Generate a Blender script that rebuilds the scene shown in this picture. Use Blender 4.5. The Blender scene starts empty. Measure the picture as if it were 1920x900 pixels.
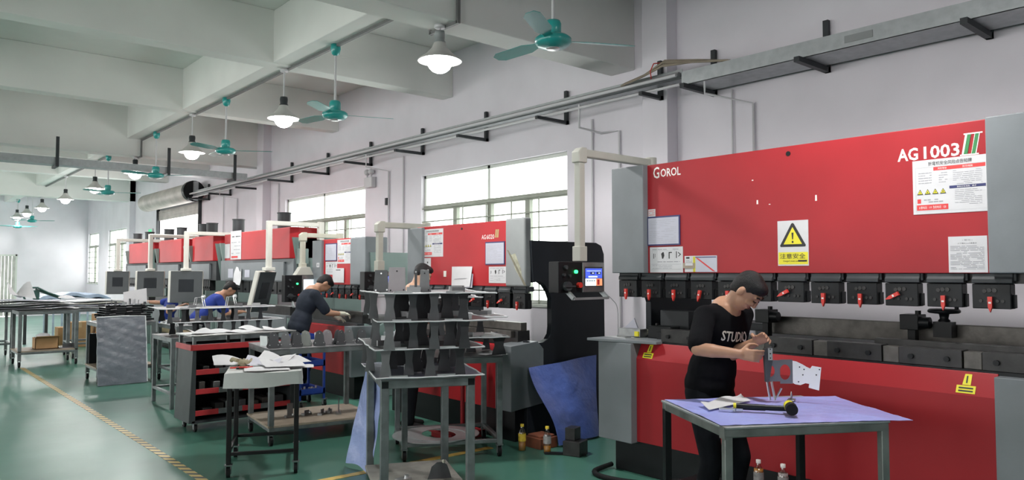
import bpy, bmesh, math, random
from mathutils import Vector, Matrix
random.seed(7)
R = math.radians
scene = bpy.context.scene
col = scene.collection

# ------------------------------------------------------------------ camera
EYE = 1.65; YAW = R(40.75); PITCH = math.atan(61 / 1400); FPX = 1400.0
cam_data = bpy.data.cameras.new('camera'); cam_data.sensor_width = 36.0
cam_data.lens = 36.0 * FPX / 1920.0; cam_data.clip_start = .05; cam_data.clip_end = 200
cam = bpy.data.objects.new('camera', cam_data); col.objects.link(cam)
cam.location = (0, 0, EYE); cam.rotation_euler = (math.pi / 2 + PITCH, 0, -YAW)
scene.camera = cam

# ------------------------------------------------------------------ world / exposure
world = bpy.data.worlds.new('overcast_sky'); scene.world = world; world.use_nodes = True
_bg = world.node_tree.nodes['Background']
_bg.inputs['Color'].default_value = (1.0, 0.99, 0.97, 1); _bg.inputs['Strength'].default_value = 4.2
vs = scene.view_settings
vs.view_transform = 'Standard'; vs.look = 'None'; vs.gamma = 1.0; vs.use_curve_mapping = False
vs.exposure = 0.38
scene.cycles.max_bounces = 8; scene.cycles.diffuse_bounces = 5; scene.cycles.glossy_bounces = 3
scene.cycles.transparent_max_bounces = 12; scene.cycles.sample_clamp_indirect = 6.0
scene.cycles.caustics_reflective = False; scene.cycles.caustics_refractive = False

def sky_portal(name, loc, rot, sx, sy):
    l = bpy.data.lights.new(name, 'AREA'); l.shape = 'RECTANGLE'; l.size = sx; l.size_y = sy
    l.cycles.is_portal = True
    o = bpy.data.objects.new(name, l); col.objects.link(o); o.location = loc; o.rotation_euler = rot

# ------------------------------------------------------------------ pixel -> point helpers (1920x900 frame)
def _ray(u, v):
    x = (u - 960) / FPX; y = (450 - v) / FPX
    cy, sy, cp, sp = math.cos(YAW), math.sin(YAW), math.cos(PITCH), math.sin(PITCH)
    return Vector((sy * cp + x * cy - y * sy * sp, cy * cp - x * sy - y * cy * sp, sp + y * cp))
def atX(u, v, X): d = _ray(u, v); return Vector((0, 0, EYE)) + d * (X / d.x)
def atY(u, v, Y): d = _ray(u, v); return Vector((0, 0, EYE)) + d * (Y / d.y)
def atZ(u, v, Z): d = _ray(u, v); return Vector((0, 0, EYE)) + d * ((Z - EYE) / d.z)

# ------------------------------------------------------------------ materials
MATS = {}
def mat(name, color, rough=.5, metal=0.0, var=.12, scale=6.0, bump=0.0, bscale=40.0, spec=.5, emit=None, estr=0, alpha=None, coat=0, var2=None):
    if name in MATS: return MATS[name]
    m = bpy.data.materials.new(name); m.use_nodes = True
    nt = m.node_tree; b = nt.nodes['Principled BSDF']
    b.inputs['Roughness'].default_value = rough; b.inputs['Metallic'].default_value = metal
    b.inputs['Specular IOR Level'].default_value = spec
    if coat: b.inputs['Coat Weight'].default_value = coat; b.inputs['Coat Roughness'].default_value = .1
    tc = nt.nodes.new('ShaderNodeTexCoord')
    n = nt.nodes.new('ShaderNodeTexNoise'); n.inputs['Scale'].default_value = scale; n.inputs['Detail'].default_value = 5
    nt.links.new(tc.outputs['Object'], n.inputs['Vector'])
    r = nt.nodes.new('ShaderNodeValToRGB')
    lo = [max(0, c * (1 - var)) for c in color]; hi = [min(1, c * (1 + var)) for c in color]
    if var2: lo = var2
    r.color_ramp.elements[0].position = .3; r.color_ramp.elements[1].position = .7
    r.color_ramp.elements[0].color = (*lo, 1); r.color_ramp.elements[1].color = (*hi, 1)
    nt.links.new(n.outputs['Fac'], r.inputs['Fac']); nt.links.new(r.outputs['Color'], b.inputs['Base Color'])
    if bump:
        n2 = nt.nodes.new('ShaderNodeTexNoise'); n2.inputs['Scale'].default_value = bscale; n2.inputs['Detail'].default_value = 6
        nt.links.new(tc.outputs['Object'], n2.inputs['Vector'])
        bp = nt.nodes.new('ShaderNodeBump'); bp.inputs['Strength'].default_value = bump; bp.inputs['Distance'].default_value = .02
        nt.links.new(n2.outputs['Fac'], bp.inputs['Height']); nt.links.new(bp.outputs['Normal'], b.inputs['Normal'])
    if emit:
        b.inputs['Emission Color'].default_value = (*emit, 1); b.inputs['Emission Strength'].default_value = estr
    if alpha is not None: b.inputs['Alpha'].default_value = alpha
    MATS[name] = m; return m

WALL = mat('wall_paint', (.78, .745, .80), .75, var=.05, scale=1.3, bump=.05, bscale=60)
CEIL = mat('ceiling_paint', (.80, .80, .775), .8, var=.06, scale=.9, bump=.05, bscale=30)
RED = mat('red_enamel', (.33, .018, .024), .40, var=.10, scale=1.6, bump=.02, bscale=90, spec=.28)
REDS = mat('red_enamel_bright', (.42, .018, .024), .40, var=.08, scale=2.5, spec=.28)
GREY = mat('grey_enamel', (.175, .192, .207), .46, var=.10, scale=3.0, bump=.03, bscale=120)
LGREY = mat('light_grey_enamel', (.25, .262, .265), .45, var=.10, scale=3.0)
DGREY = mat('charcoal_enamel', (.040, .044, .048), .5, var=.2, scale=4, spec=.3)
BLACK = mat('black_enamel', (.009, .010, .0115), .4, var=.3, scale=5, spec=.25)
NAVYBLK = mat('blue_black_enamel', (.014, .017, .022), .45, var=.15, scale=3, spec=.25)
TEALG = mat('grey_green_enamel', (.19, .26, .245), .45, var=.08, scale=3)
BEIGE = mat('beige_enamel', (.50, .49, .44), .45, var=.06, scale=4)
CREAM = mat('cream_enamel', (.76, .74, .68), .45, var=.05, scale=4)
STEEL = mat('bare_steel', (.30, .31, .31), .36, .85, var=.25, scale=9, bump=.03, bscale=80)
DSTEEL = mat('dark_tool_steel', (.026, .025, .025), .42, .25, var=.4, scale=12, bump=.05, bscale=60)
BSTEEL = mat('brown_steel', (.10, .093, .085), .42, .5, var=.35, scale=10, bump=.05, bscale=60)
GALV = mat('galvanised_steel', (.40, .42, .43), .45, .6, var=.10, scale=14)
TUBE = mat('grey_tube_steel', (.19, .21, .215), .42, .55, var=.3, scale=7, bump=.03, bscale=60)
PLATE = mat('cut_steel_plate', (.24, .24, .25), .42, .6, var=.22, scale=5)
DPLATE = mat('dark_cut_steel_plate', (.105, .108, .115), .45, .4, var=.25, scale=5)
BRIGHT = mat('bright_sheet_metal', (.66, .67, .68), .30, .8, var=.08, scale=8)
WFILM = mat('white_film', (.74, .75, .78), .30, var=.08, scale=12, bump=.15, bscale=25)
PAPER = mat('white_paper', (.62, .615, .635), .7, var=.04, scale=8)
PAPERG = mat('lilac_paper', (.50, .50, .58), .6, var=.05, scale=8)
YELLOW = mat('yellow_label', (.74, .66, .03), .5, var=.05)
NAVY = mat('navy_print', (.03, .035, .13), .5, var=.1)
INK = mat('black_ink', (.02, .02, .022), .6, var=.1)
GINK = mat('grey_ink', (.33, .33, .36), .7, var=.1)
REDINK = mat('red_ink', (.66, .05, .05), .6, var=.05)
WHITE = mat('white_lettering', (.80, .76, .74), .5, var=.04)
GREENP = mat('green_lettering', (.03, .20, .06), .5, var=.1)
RUBBER = mat('black_rubber', (.012, .012, .013), .7, var=.3, spec=.2)
GLOVE = mat('knit_glove', (.62, .60, .50), .9, var=.1, scale=30, bump=.3, bscale=150)
WOOD = mat('plywood', (.33, .27, .21), .6, var=.2, scale=6, bump=.05)
CARD = mat('cardboard', (.42, .25, .12), .8, var=.12, scale=5)
BLUEP = mat('blue_enamel', (.018, .05, .28), .4, var=.12)
ORANGE = mat('orange_paint', (.75, .28, .01), .4, var=.1)
TEALF = mat('teal_fan_paint', (.02, .34, .32), .28, var=.06, coat=.5)
LEVER = mat('red_lever', (.62, .04, .03), .4, var=.1)
PIPE = mat('white_conduit', (.62, .61, .63), .5, var=.04)
ROLLER = mat('weathered_galvanised', (.42, .39, .36), .5, .3, var=.2, scale=3)
GREENLED = mat('green_lamp', (.05, .8, .2), .4, emit=(.03, 1, .18), estr=3)
LAMPGLOW = mat('lamp_bulb', (1, 1, 1), .5, emit=(1, 1, .98), estr=30)
SCREENW = mat('screen_white', (.5, .6, .65), .3, emit=(.75, .92, 1), estr=1.1)
SCREENB = mat('screen_blue', (.05, .1, .5), .3, emit=(.08, .13, .75), estr=.7)
SCREENC = mat('screen_cyan', (.05, .5, .8), .3, emit=(.03, .55, .9), estr=.9)
SCREENR = mat('screen_orange', (.8, .3, .15), .3, emit=(.9, .3, .15), estr=.7)
SKIN = mat('skin', (.44, .235, .15), .5, var=.10, scale=14)
SKINL = mat('light_skin', (.52, .31, .21), .5, var=.10, scale=14)
HAIR = mat('black_hair', (.011, .010, .011), .5, var=.4, scale=60, bump=.4, bscale=200, spec=.3)
BTEE = mat('black_cotton', (.007, .007, .0085), .9, var=.2, scale=9, bump=.35, bscale=9, spec=.08)
GTEE = mat('charcoal_cotton', (.028, .033, .045), .9, var=.2, scale=9, bump=.35, bscale=9, spec=.1)
WTEE = mat('white_cotton', (.66, .67, .70), .85, var=.06, scale=9, bump=.35, bscale=9)
BLTEE = mat('blue_cotton', (.018, .042, .27), .85, var=.15, scale=9, bump=.35, bscale=9)
JEANS = mat('dark_trousers', (.009, .010, .013), .9, var=.2, scale=9, bump=.35, bscale=9, spec=.1)
KHAKI = mat('khaki_trousers', (.32, .25, .16), .85, var=.12, scale=9, bump=.35, bscale=9)

def film_mat(name, c1, c2, bump):
    m = mat(name, c1, .32, var2=c2, scale=2.2, bump=bump, bscale=9, var=.12); return m
BLUEFILM = film_mat('blue_protective_film', (.36, .44, .86), (.36, .34, .74), .55)
BLUESHEET = film_mat('blue_plastic_sheet', (.10, .165, .50), (.085, .115, .32), .8)
PBLUE = film_mat('pale_blue_film', (.36, .44, .76), (.30, .36, .66), .9)
GREYFILM = film_mat('grey_plastic_wrap', (.22, .235, .275), (.18, .19, .23), .9)

def glass_mat(name, tint, fac):
    m = bpy.data.materials.new(name); m.use_nodes = True; nt = m.node_tree; nt.nodes.clear()
    o = nt.nodes.new('ShaderNodeOutputMaterial'); mx = nt.nodes.new('ShaderNodeMixShader')
    t = nt.nodes.new('ShaderNodeBsdfTransparent'); g = nt.nodes.new('ShaderNodeBsdfGlossy')
    t.inputs['Color'].default_value = (*tint, 1); g.inputs['Roughness'].default_value = .05
    mx.inputs[0].default_value = fac
    nt.links.new(t.outputs[0], mx.inputs[1]); nt.links.new(g.outputs[0], mx.inputs[2]); nt.links.new(mx.outputs[0], o.inputs[0])
    MATS[name] = m; return m
GLASS = glass_mat('window_glass', (.93, .96, .95), .05)
PLAST = glass_mat('clear_bottle_plastic', (.82, .80, .76), .16)

def floor_mat():
    m = mat('green_epoxy_floor', (.066, .190, .142), .24, var=.14, scale=.7, spec=.5)
    nt = m.node_tree; b = nt.nodes['Principled BSDF']
    tc = nt.nodes.new('ShaderNodeTexCoord'); n = nt.nodes.new('ShaderNodeTexNoise'); n.inputs['Scale'].default_value = 1.6; n.inputs['Detail'].default_value = 3
    mp = nt.nodes.new('ShaderNodeMapRange'); mp.inputs['To Min'].default_value = .24; mp.inputs['To Max'].default_value = .38
    nt.links.new(tc.outputs['Object'], n.inputs['Vector']); nt.links.new(n.outputs['Fac'], mp.inputs['Value']); nt.links.new(mp.outputs[0], b.inputs['Roughness'])
    return m
FLOOR = floor_mat()

# ------------------------------------------------------------------ mesh builder
_textcache = {}
def _text_mesh(s, bold):
    k = (s, bold)
    if k in _textcache: return _textcache[k]
    c = bpy.data.curves.new('t', 'FONT'); c.body = s; c.size = 1.0; c.offset = bold; c.resolution_u = 2; c.fill_mode = 'FRONT'
    o = bpy.data.objects.new('t', c); col.objects.link(o); bpy.context.view_layer.update()
    me = bpy.data.meshes.new_from_object(o.evaluated_get(bpy.context.evaluated_depsgraph_get()))
    vs_ = [v.co.copy() for v in me.vertices]; fs = [tuple(p.vertices) for p in me.polygons]
    bpy.data.objects.remove(o); bpy.data.curves.remove(c); bpy.data.meshes.remove(me)
    _textcache[k] = (vs_, fs); return vs_, fs

class MB:
    def __init__(s): s.v = []; s.f = []; s.m = []; s.sm = []; s.mats = []
    def slot(s, m):
        if m not in s.mats: s.mats.append(m)
        return s.mats.index(m)
    def add(s, vs, fs, m=None, smooth=False):
        o = len(s.v); s.v += [tuple(x) for x in vs]; k = s.slot(m) if m else 0
        for f in fs: s.f.append(tuple(i + o for i in f)); s.m.append(k); s.sm.append(smooth)
        return s
    def box(s, x0, x1, y0, y1, z0, z1, m=None):
        vs = [(x, y, z) for z in (z0, z1) for y in (y0, y1) for x in (x0, x1)]
        return s.add(vs, [(0, 2, 3, 1), (4, 5, 7, 6), (0, 1, 5, 4), (2, 6, 7, 3), (0, 4, 6, 2), (1, 3, 7, 5)], m)
    def obox(s, c, ax, ay, az, m=None):
        """box centred at c with half-axis vectors"""
        c, ax, ay, az = map(Vector, (c, ax, ay, az))
        vs = [c + ax * i + ay * j + az * k for k in (-1, 1) for j in (-1, 1) for i in (-1, 1)]
        return s.add(vs, [(0, 2, 3, 1), (4, 5, 7, 6), (0, 1, 5, 4), (2, 6, 7, 3), (0, 4, 6, 2), (1, 3, 7, 5)], m)
    def bar(s, p, q, w, h, m=None, up=(0, 0, 1)):
        p, q = Vector(p), Vector(q); d = (q - p); L = d.length; d.normalize(); up = Vector(up)
        if abs(d.dot(up)) > .98: up = Vector((0, 1, 0))
        sd = d.cross(up).normalized(); u2 = sd.cross(d).normalized()
        return s.obox((p + q) / 2, d * L / 2, sd * w / 2, u2 * h / 2, m)
    def cyl(s, p, q, r, r2=None, n=14, m=None, cap=True, smooth=True):
        p, q = Vector(p), Vector(q); r2 = r if r2 is None else r2
        d = (q - p).normalized(); a = d.orthogonal().normalized(); b = d.cross(a)
        vs = []
        for c, rr in ((p, r), (q, r2)):
            for i in range(n):
                t = 2 * math.pi * i / n; vs.append(c + (a * math.cos(t) + b * math.sin(t)) * rr)
        s.add(vs, [(i, (i + 1) % n, n + (i + 1) % n, n + i) for i in range(n)], m, smooth)
        if cap: s.add(vs, [tuple(range(n))[::-1], tuple(range(n, 2 * n))], m)
        return s
    def tube(s, pts, r, n=8, m=None):
        pts = [Vector(p) for p in pts]; rings = []; a = None
        for i, p in enumerate(pts):
            d = (pts[min(i + 1, len(pts) - 1)] - pts[max(i - 1, 0)]).normalized()
            if a is None: a = d.orthogonal().normalized()
            a = (a - d * a.dot(d)).normalized(); b = d.cross(a)
            rings.append([p + (a * math.cos(2 * math.pi * k / n) + b * math.sin(2 * math.pi * k / n)) * r for k in range(n)])
        vs = [x for g in rings for x in g]
        fs = [(i * n + k, i * n + (k + 1) % n, (i + 1) * n + (k + 1) % n, (i + 1) * n + k) for i in range(len(pts) - 1) for k in range(n)]
        s.add(vs, fs, m, True); s.add(vs, [tuple(range(n))[::-1], tuple(range(len(vs) - n, len(vs)))], m); return s
    def lathe(s, prof, c=(0, 0, 0), n=20, m=None, smooth=True):
        """prof: list of (r, z)"""
        vs = []
        for r, z in prof:
            for i in range(n):
                t = 2 * math.pi * i / n; vs.append((c[0] + r * math.cos(t), c[1] + r * math.sin(t), c[2] + z))
        fs = [(j * n + i, j * n + (i + 1) % n, (j + 1) * n + (i + 1) % n, (j + 1) * n + i) for j in range(len(prof) - 1) for i in range(n)]
        s.add(vs, fs, m, smooth); return s
    def prism(s, poly, o, ax, ay, dv, m=None):
        """poly of (a,b): o + a*ax + b*ay, extruded by dv"""
        o, ax, ay, dv = map(Vector, (o, ax, ay, dv)); n = len(poly)
        lo = [o + ax * a + ay * b for a, b in poly]; vs = lo + [p + dv for p in lo]
        fs = [tuple(range(n))[::-1], tuple(range(n, 2 * n))] + [(i, (i + 1) % n, n + (i + 1) % n, n + i) for i in range(n)]
        return s.add(vs, fs, m)
    def ball(s, c, r, m=None, n=10, sc=(1, 1, 1)):
        c = Vector(c); vs = []; fs = []
        rows = max(5, n // 2 + 1)
        for j in range(rows + 1):
            t = math.pi * j / rows
            for i in range(n):
                p = 2 * math.pi * i / n
                vs.append(c + Vector((r * sc[0] * math.sin(t) * math.cos(p), r * sc[1] * math.sin(t) * math.sin(p), r * sc[2] * math.cos(t))))
        for j in range(rows):
            for i in range(n): fs.append((j * n + i, (j + 1) * n + i, (j + 1) * n + (i + 1) % n, j * n + (i + 1) % n))
        return s.add(vs, fs, m, True)
    def text(s, txt, o, ax, ay, h, m, width=None, bold=.0, shear=0, align='L'):
        """cap height h, optional total width; o = lower left; ax, ay unit vectors"""
        vs, fs = _text_mesh(txt, bold)
        if not vs: return s
        o, ax, ay = Vector(o), Vector(ax), Vector(ay)
        x0 = min(v.x for v in vs); x1 = max(v.x for v in vs); y0 = min(v.y for v in vs); y1 = max(v.y for v in vs)
        ky = h / max(y1 - y0, 1e-4); kx = ky if width is None else width / max(x1 - x0, 1e-4)
        off = {'L': 0, 'C': -(x1 - x0) * kx / 2}[align]
        return s.add([o + ax * ((v.x - x0) * kx + off + shear * (v.y - y0) * ky) + ay * ((v.y - y0) * ky) for v in vs], fs, m)
    def sheet(s, fn, nu, nv, m=None, th=.0, smooth=True):
        """grid surface fn(a,b) a,b in 0..1 -> point; th closes it downward"""
        vs = [Vector(fn(i / nu, j / nv)) for j in range(nv + 1) for i in range(nu + 1)]; w = nu + 1
        fs = [(j * w + i, j * w + i + 1, (j + 1) * w + i + 1, (j + 1) * w + i) for j in range(nv) for i in range(nu)]
        s.add(vs, fs, m, smooth)
        if th:
            n = (vs[1] - vs[0]).cross(vs[w] - vs[0]).normalized()
            lo = [v - n * th for v in vs]; o = len(vs)
            s.add(lo, [f[::-1] for f in fs], m, smooth)
            rim = [i for i in range(w)] + [j * w + nu for j in range(1, nv + 1)] + [nv * w + i for i in range(nu - 1, -1, -1)] + [j * w for j in range(nv - 1, 0, -1)]
            s.add(vs + lo, [(rim[k], o + rim[k], o + rim[(k + 1) % len(rim)], rim[(k + 1) % len(rim)]) for k in range(len(rim))], m)
        return s
    def build(s, name, m=None, parent=None, bevel=0, seg=2):
        me = bpy.data.meshes.new(name); me.from_pydata(s.v, [], s.f)
        mats = list(s.mats)
        if not mats: mats = [m]
        for x in mats: me.materials.append(x)
        me.polygons.foreach_set('material_index', s.m); me.polygons.foreach_set('use_smooth', s.sm)
        me.update()
        o = bpy.data.objects.new(name, me); col.objects.link(o)
        if parent: o.parent = parent
        if bevel:
            b = o.modifiers.new('bevel', 'BEVEL'); b.width = bevel; b.segments = seg; b.limit_method = 'ANGLE'; b.angle_limit = R(40)
        return o

def tag(o, label, cat, group=None):
    o['label'] = label; o['category'] = cat
    if group: o['group'] = group
    return o
def thing(name, label, cat, loc=(0, 0, 0), rz=0, group=None):
    o = bpy.data.objects.new(name, None); o.empty_display_size = .1; col.objects.link(o)
    o.location = loc; o.rotation_euler = (0, 0, rz); return tag(o, label, cat, group)
def struct(name, mb, m=None, bevel=0):
    o = mb.build(name, m, None, bevel); o['kind'] = 'structure'; return o
def copy_tree(o, parent=None, loc=None, rz=None, label=None):
    c = o.copy(); col.objects.link(c); c.parent = parent
    if loc is not None: c.location = loc
    if rz is not None: c.rotation_euler = (0, 0, rz)
    if label: c['label'] = label
    for ch in list(o.children): copy_tree(ch, c)
    return c
XM = (0, -1, 0); ZU = (0, 0, 1)      # reading axes on surfaces that face -X
# ================================================================== ROOM SHELL
W = 6.6; YE = 33.6; XL = -7.5; YB = -4.0; SLAB = 4.97
struct('floor', MB().box(XL, W, YB, YE, -.1, 0), FLOOR)
struct('ceiling', MB().box(XL, W + .25, YB, YE + .25, SLAB, SLAB + .15), CEIL)

def wall_with_openings(name, axis, pos, th, a0, a1, openings):
    """axis 'X': wall plane at X=pos thickness th outwards, runs along Y a0..a1; openings (a,b,z0,z1)"""
    mb = MB(); ops = sorted(openings); cur = a0
    def bx(a, b, z0, z1):
        if b - a < 1e-4 or z1 - z0 < 1e-4: return
        lo, hi = min(pos, pos + th), max(pos, pos + th)
        if axis == 'X': mb.box(lo, hi, a, b, z0, z1)
        else: mb.box(a, b, lo, hi, z0, z1)
    for a, b, z0, z1 in ops:
        bx(cur, a, 0, SLAB); bx(a, b, 0, z0); bx(a, b, z1, SLAB); cur = b
    bx(cur, a1, 0, SLAB)
    return struct(name, mb, WALL)

SILL = 1.24; WT = 3.18
WINS = [(6.6, 9.86), (11.62, 14.96), (27.0, 30.2), (31.7, 33.45)]
SHUT = (20.2, 23.9, 0.0, 3.45)
wall_with_openings('wall_right', 'X', W, .25, YB, YE, [(a, b, SILL, WT) for a, b in WINS] + [SHUT])
END_OPEN = (3.2, 4.2, 0, 2.27)
wall_with_openings('wall_end', 'Y', YE, .25, XL, W + .25, [END_OPEN, (-6.5, -3.0, 1.0, 3.3), (-2.2, .4, 1.0, 3.3)])
LWIN = [(y, y + 4.2) for y in (-2.5, 2.7, 7.9, 13.1, 18.3, 23.5)]
wall_with_openings('wall_left', 'X', XL, -.25, YB, YE, [(a, b, .9, 3.9) for a, b in LWIN])
wall_with_openings('wall_back', 'Y', YB, -.25, XL, W + .25, [])
for a, b in WINS: sky_portal('sky_portal', (W + .2, (a + b) / 2, (SILL + WT) / 2), (0, math.pi / 2, 0), WT - SILL, b - a)
sky_portal('sky_portal', (W + .2, 22.05, 1.72), (0, math.pi / 2, 0), 3.4, 3.7)
for a, b in LWIN: sky_portal('sky_portal', (XL - .2, (a + b) / 2, 2.4), (0, -math.pi / 2, 0), 3.0, b - a)
for a, b in ((-6.5, -3.0), (-2.2, .4)): sky_portal('sky_portal', ((a + b) / 2, YE + .2, 2.15), (-math.pi / 2, 0, 0), b - a, 2.3)

# beams -------------------------------------------------------------
BX0, BX1 = 3.80, 4.08; SUBZ = 4.30; MAINZ = 3.97
MAIN_Y = [5.50, 16.05, 26.6, -1.2 - 3.9]; ALLY = [1.95, 5.50, 9.02, 12.62, 16.05, 19.6, 23.1, 26.6, 30.1]
n = 0
for x0, x1 in ((BX0, BX1), (-.35, -.07), (-4.5, -4.22)):
    struct('trim_%d' % (n + 1), MB().box(x0, x1, YB, YE, SUBZ, SLAB), CEIL, .01); n += 1
for y in ALLY + [-1.6]:
    main = y in MAIN_Y
    struct('trim_%d' % (n + 1), MB().box(XL, W, y, y + (.36 if main else .26), MAINZ if main else SUBZ - .012, SLAB), CEIL, .01); n += 1
# wall beam and columns on the window wall
for y0 in (4.91, 15.72, 26.6):
    struct('trim_%d' % (n + 1), MB().box(6.42, W + .001, y0, y0 + .34, 0, SLAB), WALL, .006); n += 1
# tape on the floor -------------------------------------------------
def hazard():
    m = bpy.data.materials.new('hazard_tape'); m.use_nodes = True; nt = m.node_tree; b = nt.nodes['Principled BSDF']
    b.inputs['Roughness'].default_value = .45
    tc = nt.nodes.new('ShaderNodeTexCoord'); sp = nt.nodes.new('ShaderNodeSeparateXYZ'); nt.links.new(tc.outputs['Object'], sp.inputs[0])
    ad = nt.nodes.new('ShaderNodeMath'); ad.operation = 'ADD'; nt.links.new(sp.outputs[0], ad.inputs[0]); nt.links.new(sp.outputs[1], ad.inputs[1])
    ml = nt.nodes.new('ShaderNodeMath'); ml.operation = 'MULTIPLY'; ml.inputs[1].default_value = 7.0; nt.links.new(ad.outputs[0], ml.inputs[0])
    fr = nt.nodes.new('ShaderNodeMath'); fr.operation = 'FRACT'; nt.links.new(ml.outputs[0], fr.inputs[0])
    gt = nt.nodes.new('ShaderNodeMath'); gt.operation = 'GREATER_THAN'; gt.inputs[1].default_value = .46; nt.links.new(fr.outputs[0], gt.inputs[0])
    mx = nt.nodes.new('ShaderNodeMix'); mx.data_type = 'RGBA'; mx.inputs[6].default_value = (.05, .07, .06, 1); mx.inputs[7].default_value = (.62, .46, .16, 1)
    nt.links.new(gt.outputs[0], mx.inputs[0]); nt.links.new(mx.outputs[2], b.inputs['Base Color']); return m
HAZ = hazard(); MATS['haz'] = HAZ
TAPEY = mat('yellow_floor_tape', (.62, .42, .09), .5, var=.2, scale=12)
tag(MB().box(2.03, 2.10, 4.6, 15.4, .0, .0025).build('floor_tape', HAZ), 'black and yellow striped tape running along the green aisle floor', 'tape')
tag(MB().box(2.55, 4.5, 5.49, 5.57, .0, .0025).build('floor_tape', TAPEY), 'plain yellow tape line on the floor under the tiered rack table', 'tape')

# windows ------------------------------------------------------------
FRAMEW = mat('window_frame_white', (.62, .65, .60), .4, var=.04)
FRAMEG = mat('window_bar_paint', (.26, .28, .23), .45, var=.08)
wi = 0
for (a, b), nm in zip(WINS, (4, 4, 4, 2)):
    wi += 1; L = b - a; xw = W + .09; TR = 2.66
    root = struct('window_%d' % wi, MB().box(xw - .03, xw + .03, a, b, SILL, SILL + .05).box(xw - .03, xw + .03, a, b, WT - .05, WT)
                  .box(xw - .03, xw + .03, a, a + .05, SILL, WT).box(xw - .03, xw + .03, b - .05, b, SILL, WT), FRAMEW, .004)
    MB().box(xw - .035, xw + .035, a, b, TR - .04, TR + .04).build('transom', FRAMEG, root, .004)
    MB().box(W - .02, W + .12, a - .03, b + .03, SILL - .04, SILL).build('window_sill', FRAMEW, root, .006)
    MB().box(xw - .03, xw + .03, (a + b) / 2 - .025, (a + b) / 2 + .025, TR, WT).build('mullion', FRAMEW, root)
    for k in range(1, nm):
        yk = a + L * k / nm; MB().box(xw - .03, xw + .03, yk - .045, yk + .045, SILL, TR).build('mullion', FRAMEG, root)
    for k in range(nm):
        y0, y1 = a + L * k / nm + .03, a + L * (k + 1) / nm - .03
        MB().box(xw - .004, xw + .004, y0, y1, SILL + .05, TR - .04).build('pane', GLASS, root)
    for k in range(2):
        y0, y1 = a + L * k / 2 + .03, a + L * (k + 1) / 2 - .03
        MB().box(xw - .004, xw + .004, y0, y1, TR + .04, WT - .05).build('pane', GLASS, root)
    # burglar bars: horizontals with a few uprights, just inside the sashes
    for k in range(7):
        z = SILL + .18 + k * .205; MB().cyl((W + .025, a, z), (W + .025, b, z), .010, n=6).build('security_bar', FRAMEG, root)
    for k in range(1, int(L / .55)):
        yk = a + k * .55; MB().box(W + .02, W + .03, yk - .009, yk + .009, SILL, TR).build('bar_upright', FRAMEG, root)
# left / back windows (out of view, they bring in the daylight)
for i, (a, b) in enumerate(LWIN):
    wi += 1; xw = XL - .1
    root = struct('window_%d' % wi, MB().box(xw - .03, xw + .03, a, b, .9, .96).box(xw - .03, xw + .03, a, b, 3.84, 3.9)
                  .box(xw - .03, xw + .03, a, a + .06, .9, 3.9).box(xw - .03, xw + .03, b - .06, b, .9, 3.9).box(xw - .03, xw + .03, (a + b) / 2 - .03, (a + b) / 2 + .03, .9, 3.9).box(xw - .03, xw + .03, a, b, 2.6, 2.68), FRAMEW)

# roller shutter door ---------------------------------------------------
root = thing('roller_shutter', 'half raised roller shutter with its coil above the bright doorway', 'roller shutter', (W, 22.05, 0))
def rel(o, x, y, z): return (x - o.location.x, y - o.location.y, z - o.location.z)
MB().cyl(rel(root, 6.28, 19.95, 3.72), rel(root, 6.28, 24.1, 3.72), .25, n=24).build('coil', ROLLER, root)
MB().cyl(rel(root, 6.28, 19.78, 3.74), rel(root, 6.28, 19.95, 3.74), .27, n=20).build('drive_drum', BLACK, root)
MB().bar(rel(root, 6.30, 19.72, 3.5), rel(root, 6.30, 19.72, 3.98), .1, .1).build('end_bracket', GALV, root)
for k in range(4): MB().box(-.03, .0, -1.85, 1.85, 3.20 + k * .075, 3.268 + k * .075).build('slat', ROLLER, root)
for y in (-1.9, 1.85): MB().box(-.08, .02, y, y + .06, 0, 3.6).build('guide_rail', DGREY, root)

# strip curtain doorway in the end wall
STRIP = mat('cloudy_plastic_strip', (.50, .50, .46), .35, var=.2, scale=4)
d = struct('door_1', MB().box(3.14, 3.2, YE - .03, YE + .25, 0, 2.33).box(4.2, 4.26, YE - .03, YE + .25, 0, 2.33).box(3.14, 4.26, YE - .03, YE + .25, 2.27, 2.33), FRAMEW)
for k in range(9): MB().box(3.2 + k * .112, 3.2 + k * .112 + .104, YE - .02 + .012 * (k % 2), YE - .015 + .012 * (k % 2), .02, 2.27).build('strip', STRIP, d)

# conduit on the ceiling beam -------------------------------------------
c = thing('ceiling_conduit', 'thin grey wiring conduit fixed under the lengthwise ceiling beam', 'conduit', (4.05, 9, SUBZ))
DCON = mat('grey_conduit', (.16, .16, .16), .5, var=.1)
for y0, y1 in ((-1, 5.45), (5.9, 16.0), (16.45, 26.55)):
    MB().bar((0, y0 - 9, -.018), (0, y1 - 9, -.018), .035, .03).build('conduit_run', DCON, c)
for y in (5.46, 5.9, 16.0, 16.45): MB().bar((0, y - 9, -.36), (0, y - 9, -.002), .03, .03).build('conduit_drop', DCON, c)
for y in (5.46, 16.0): MB().bar((0, y - 9, -.345), (0, y - 9 + .44, -.345), .03, .03).build('conduit_link', DCON, c)

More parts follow.
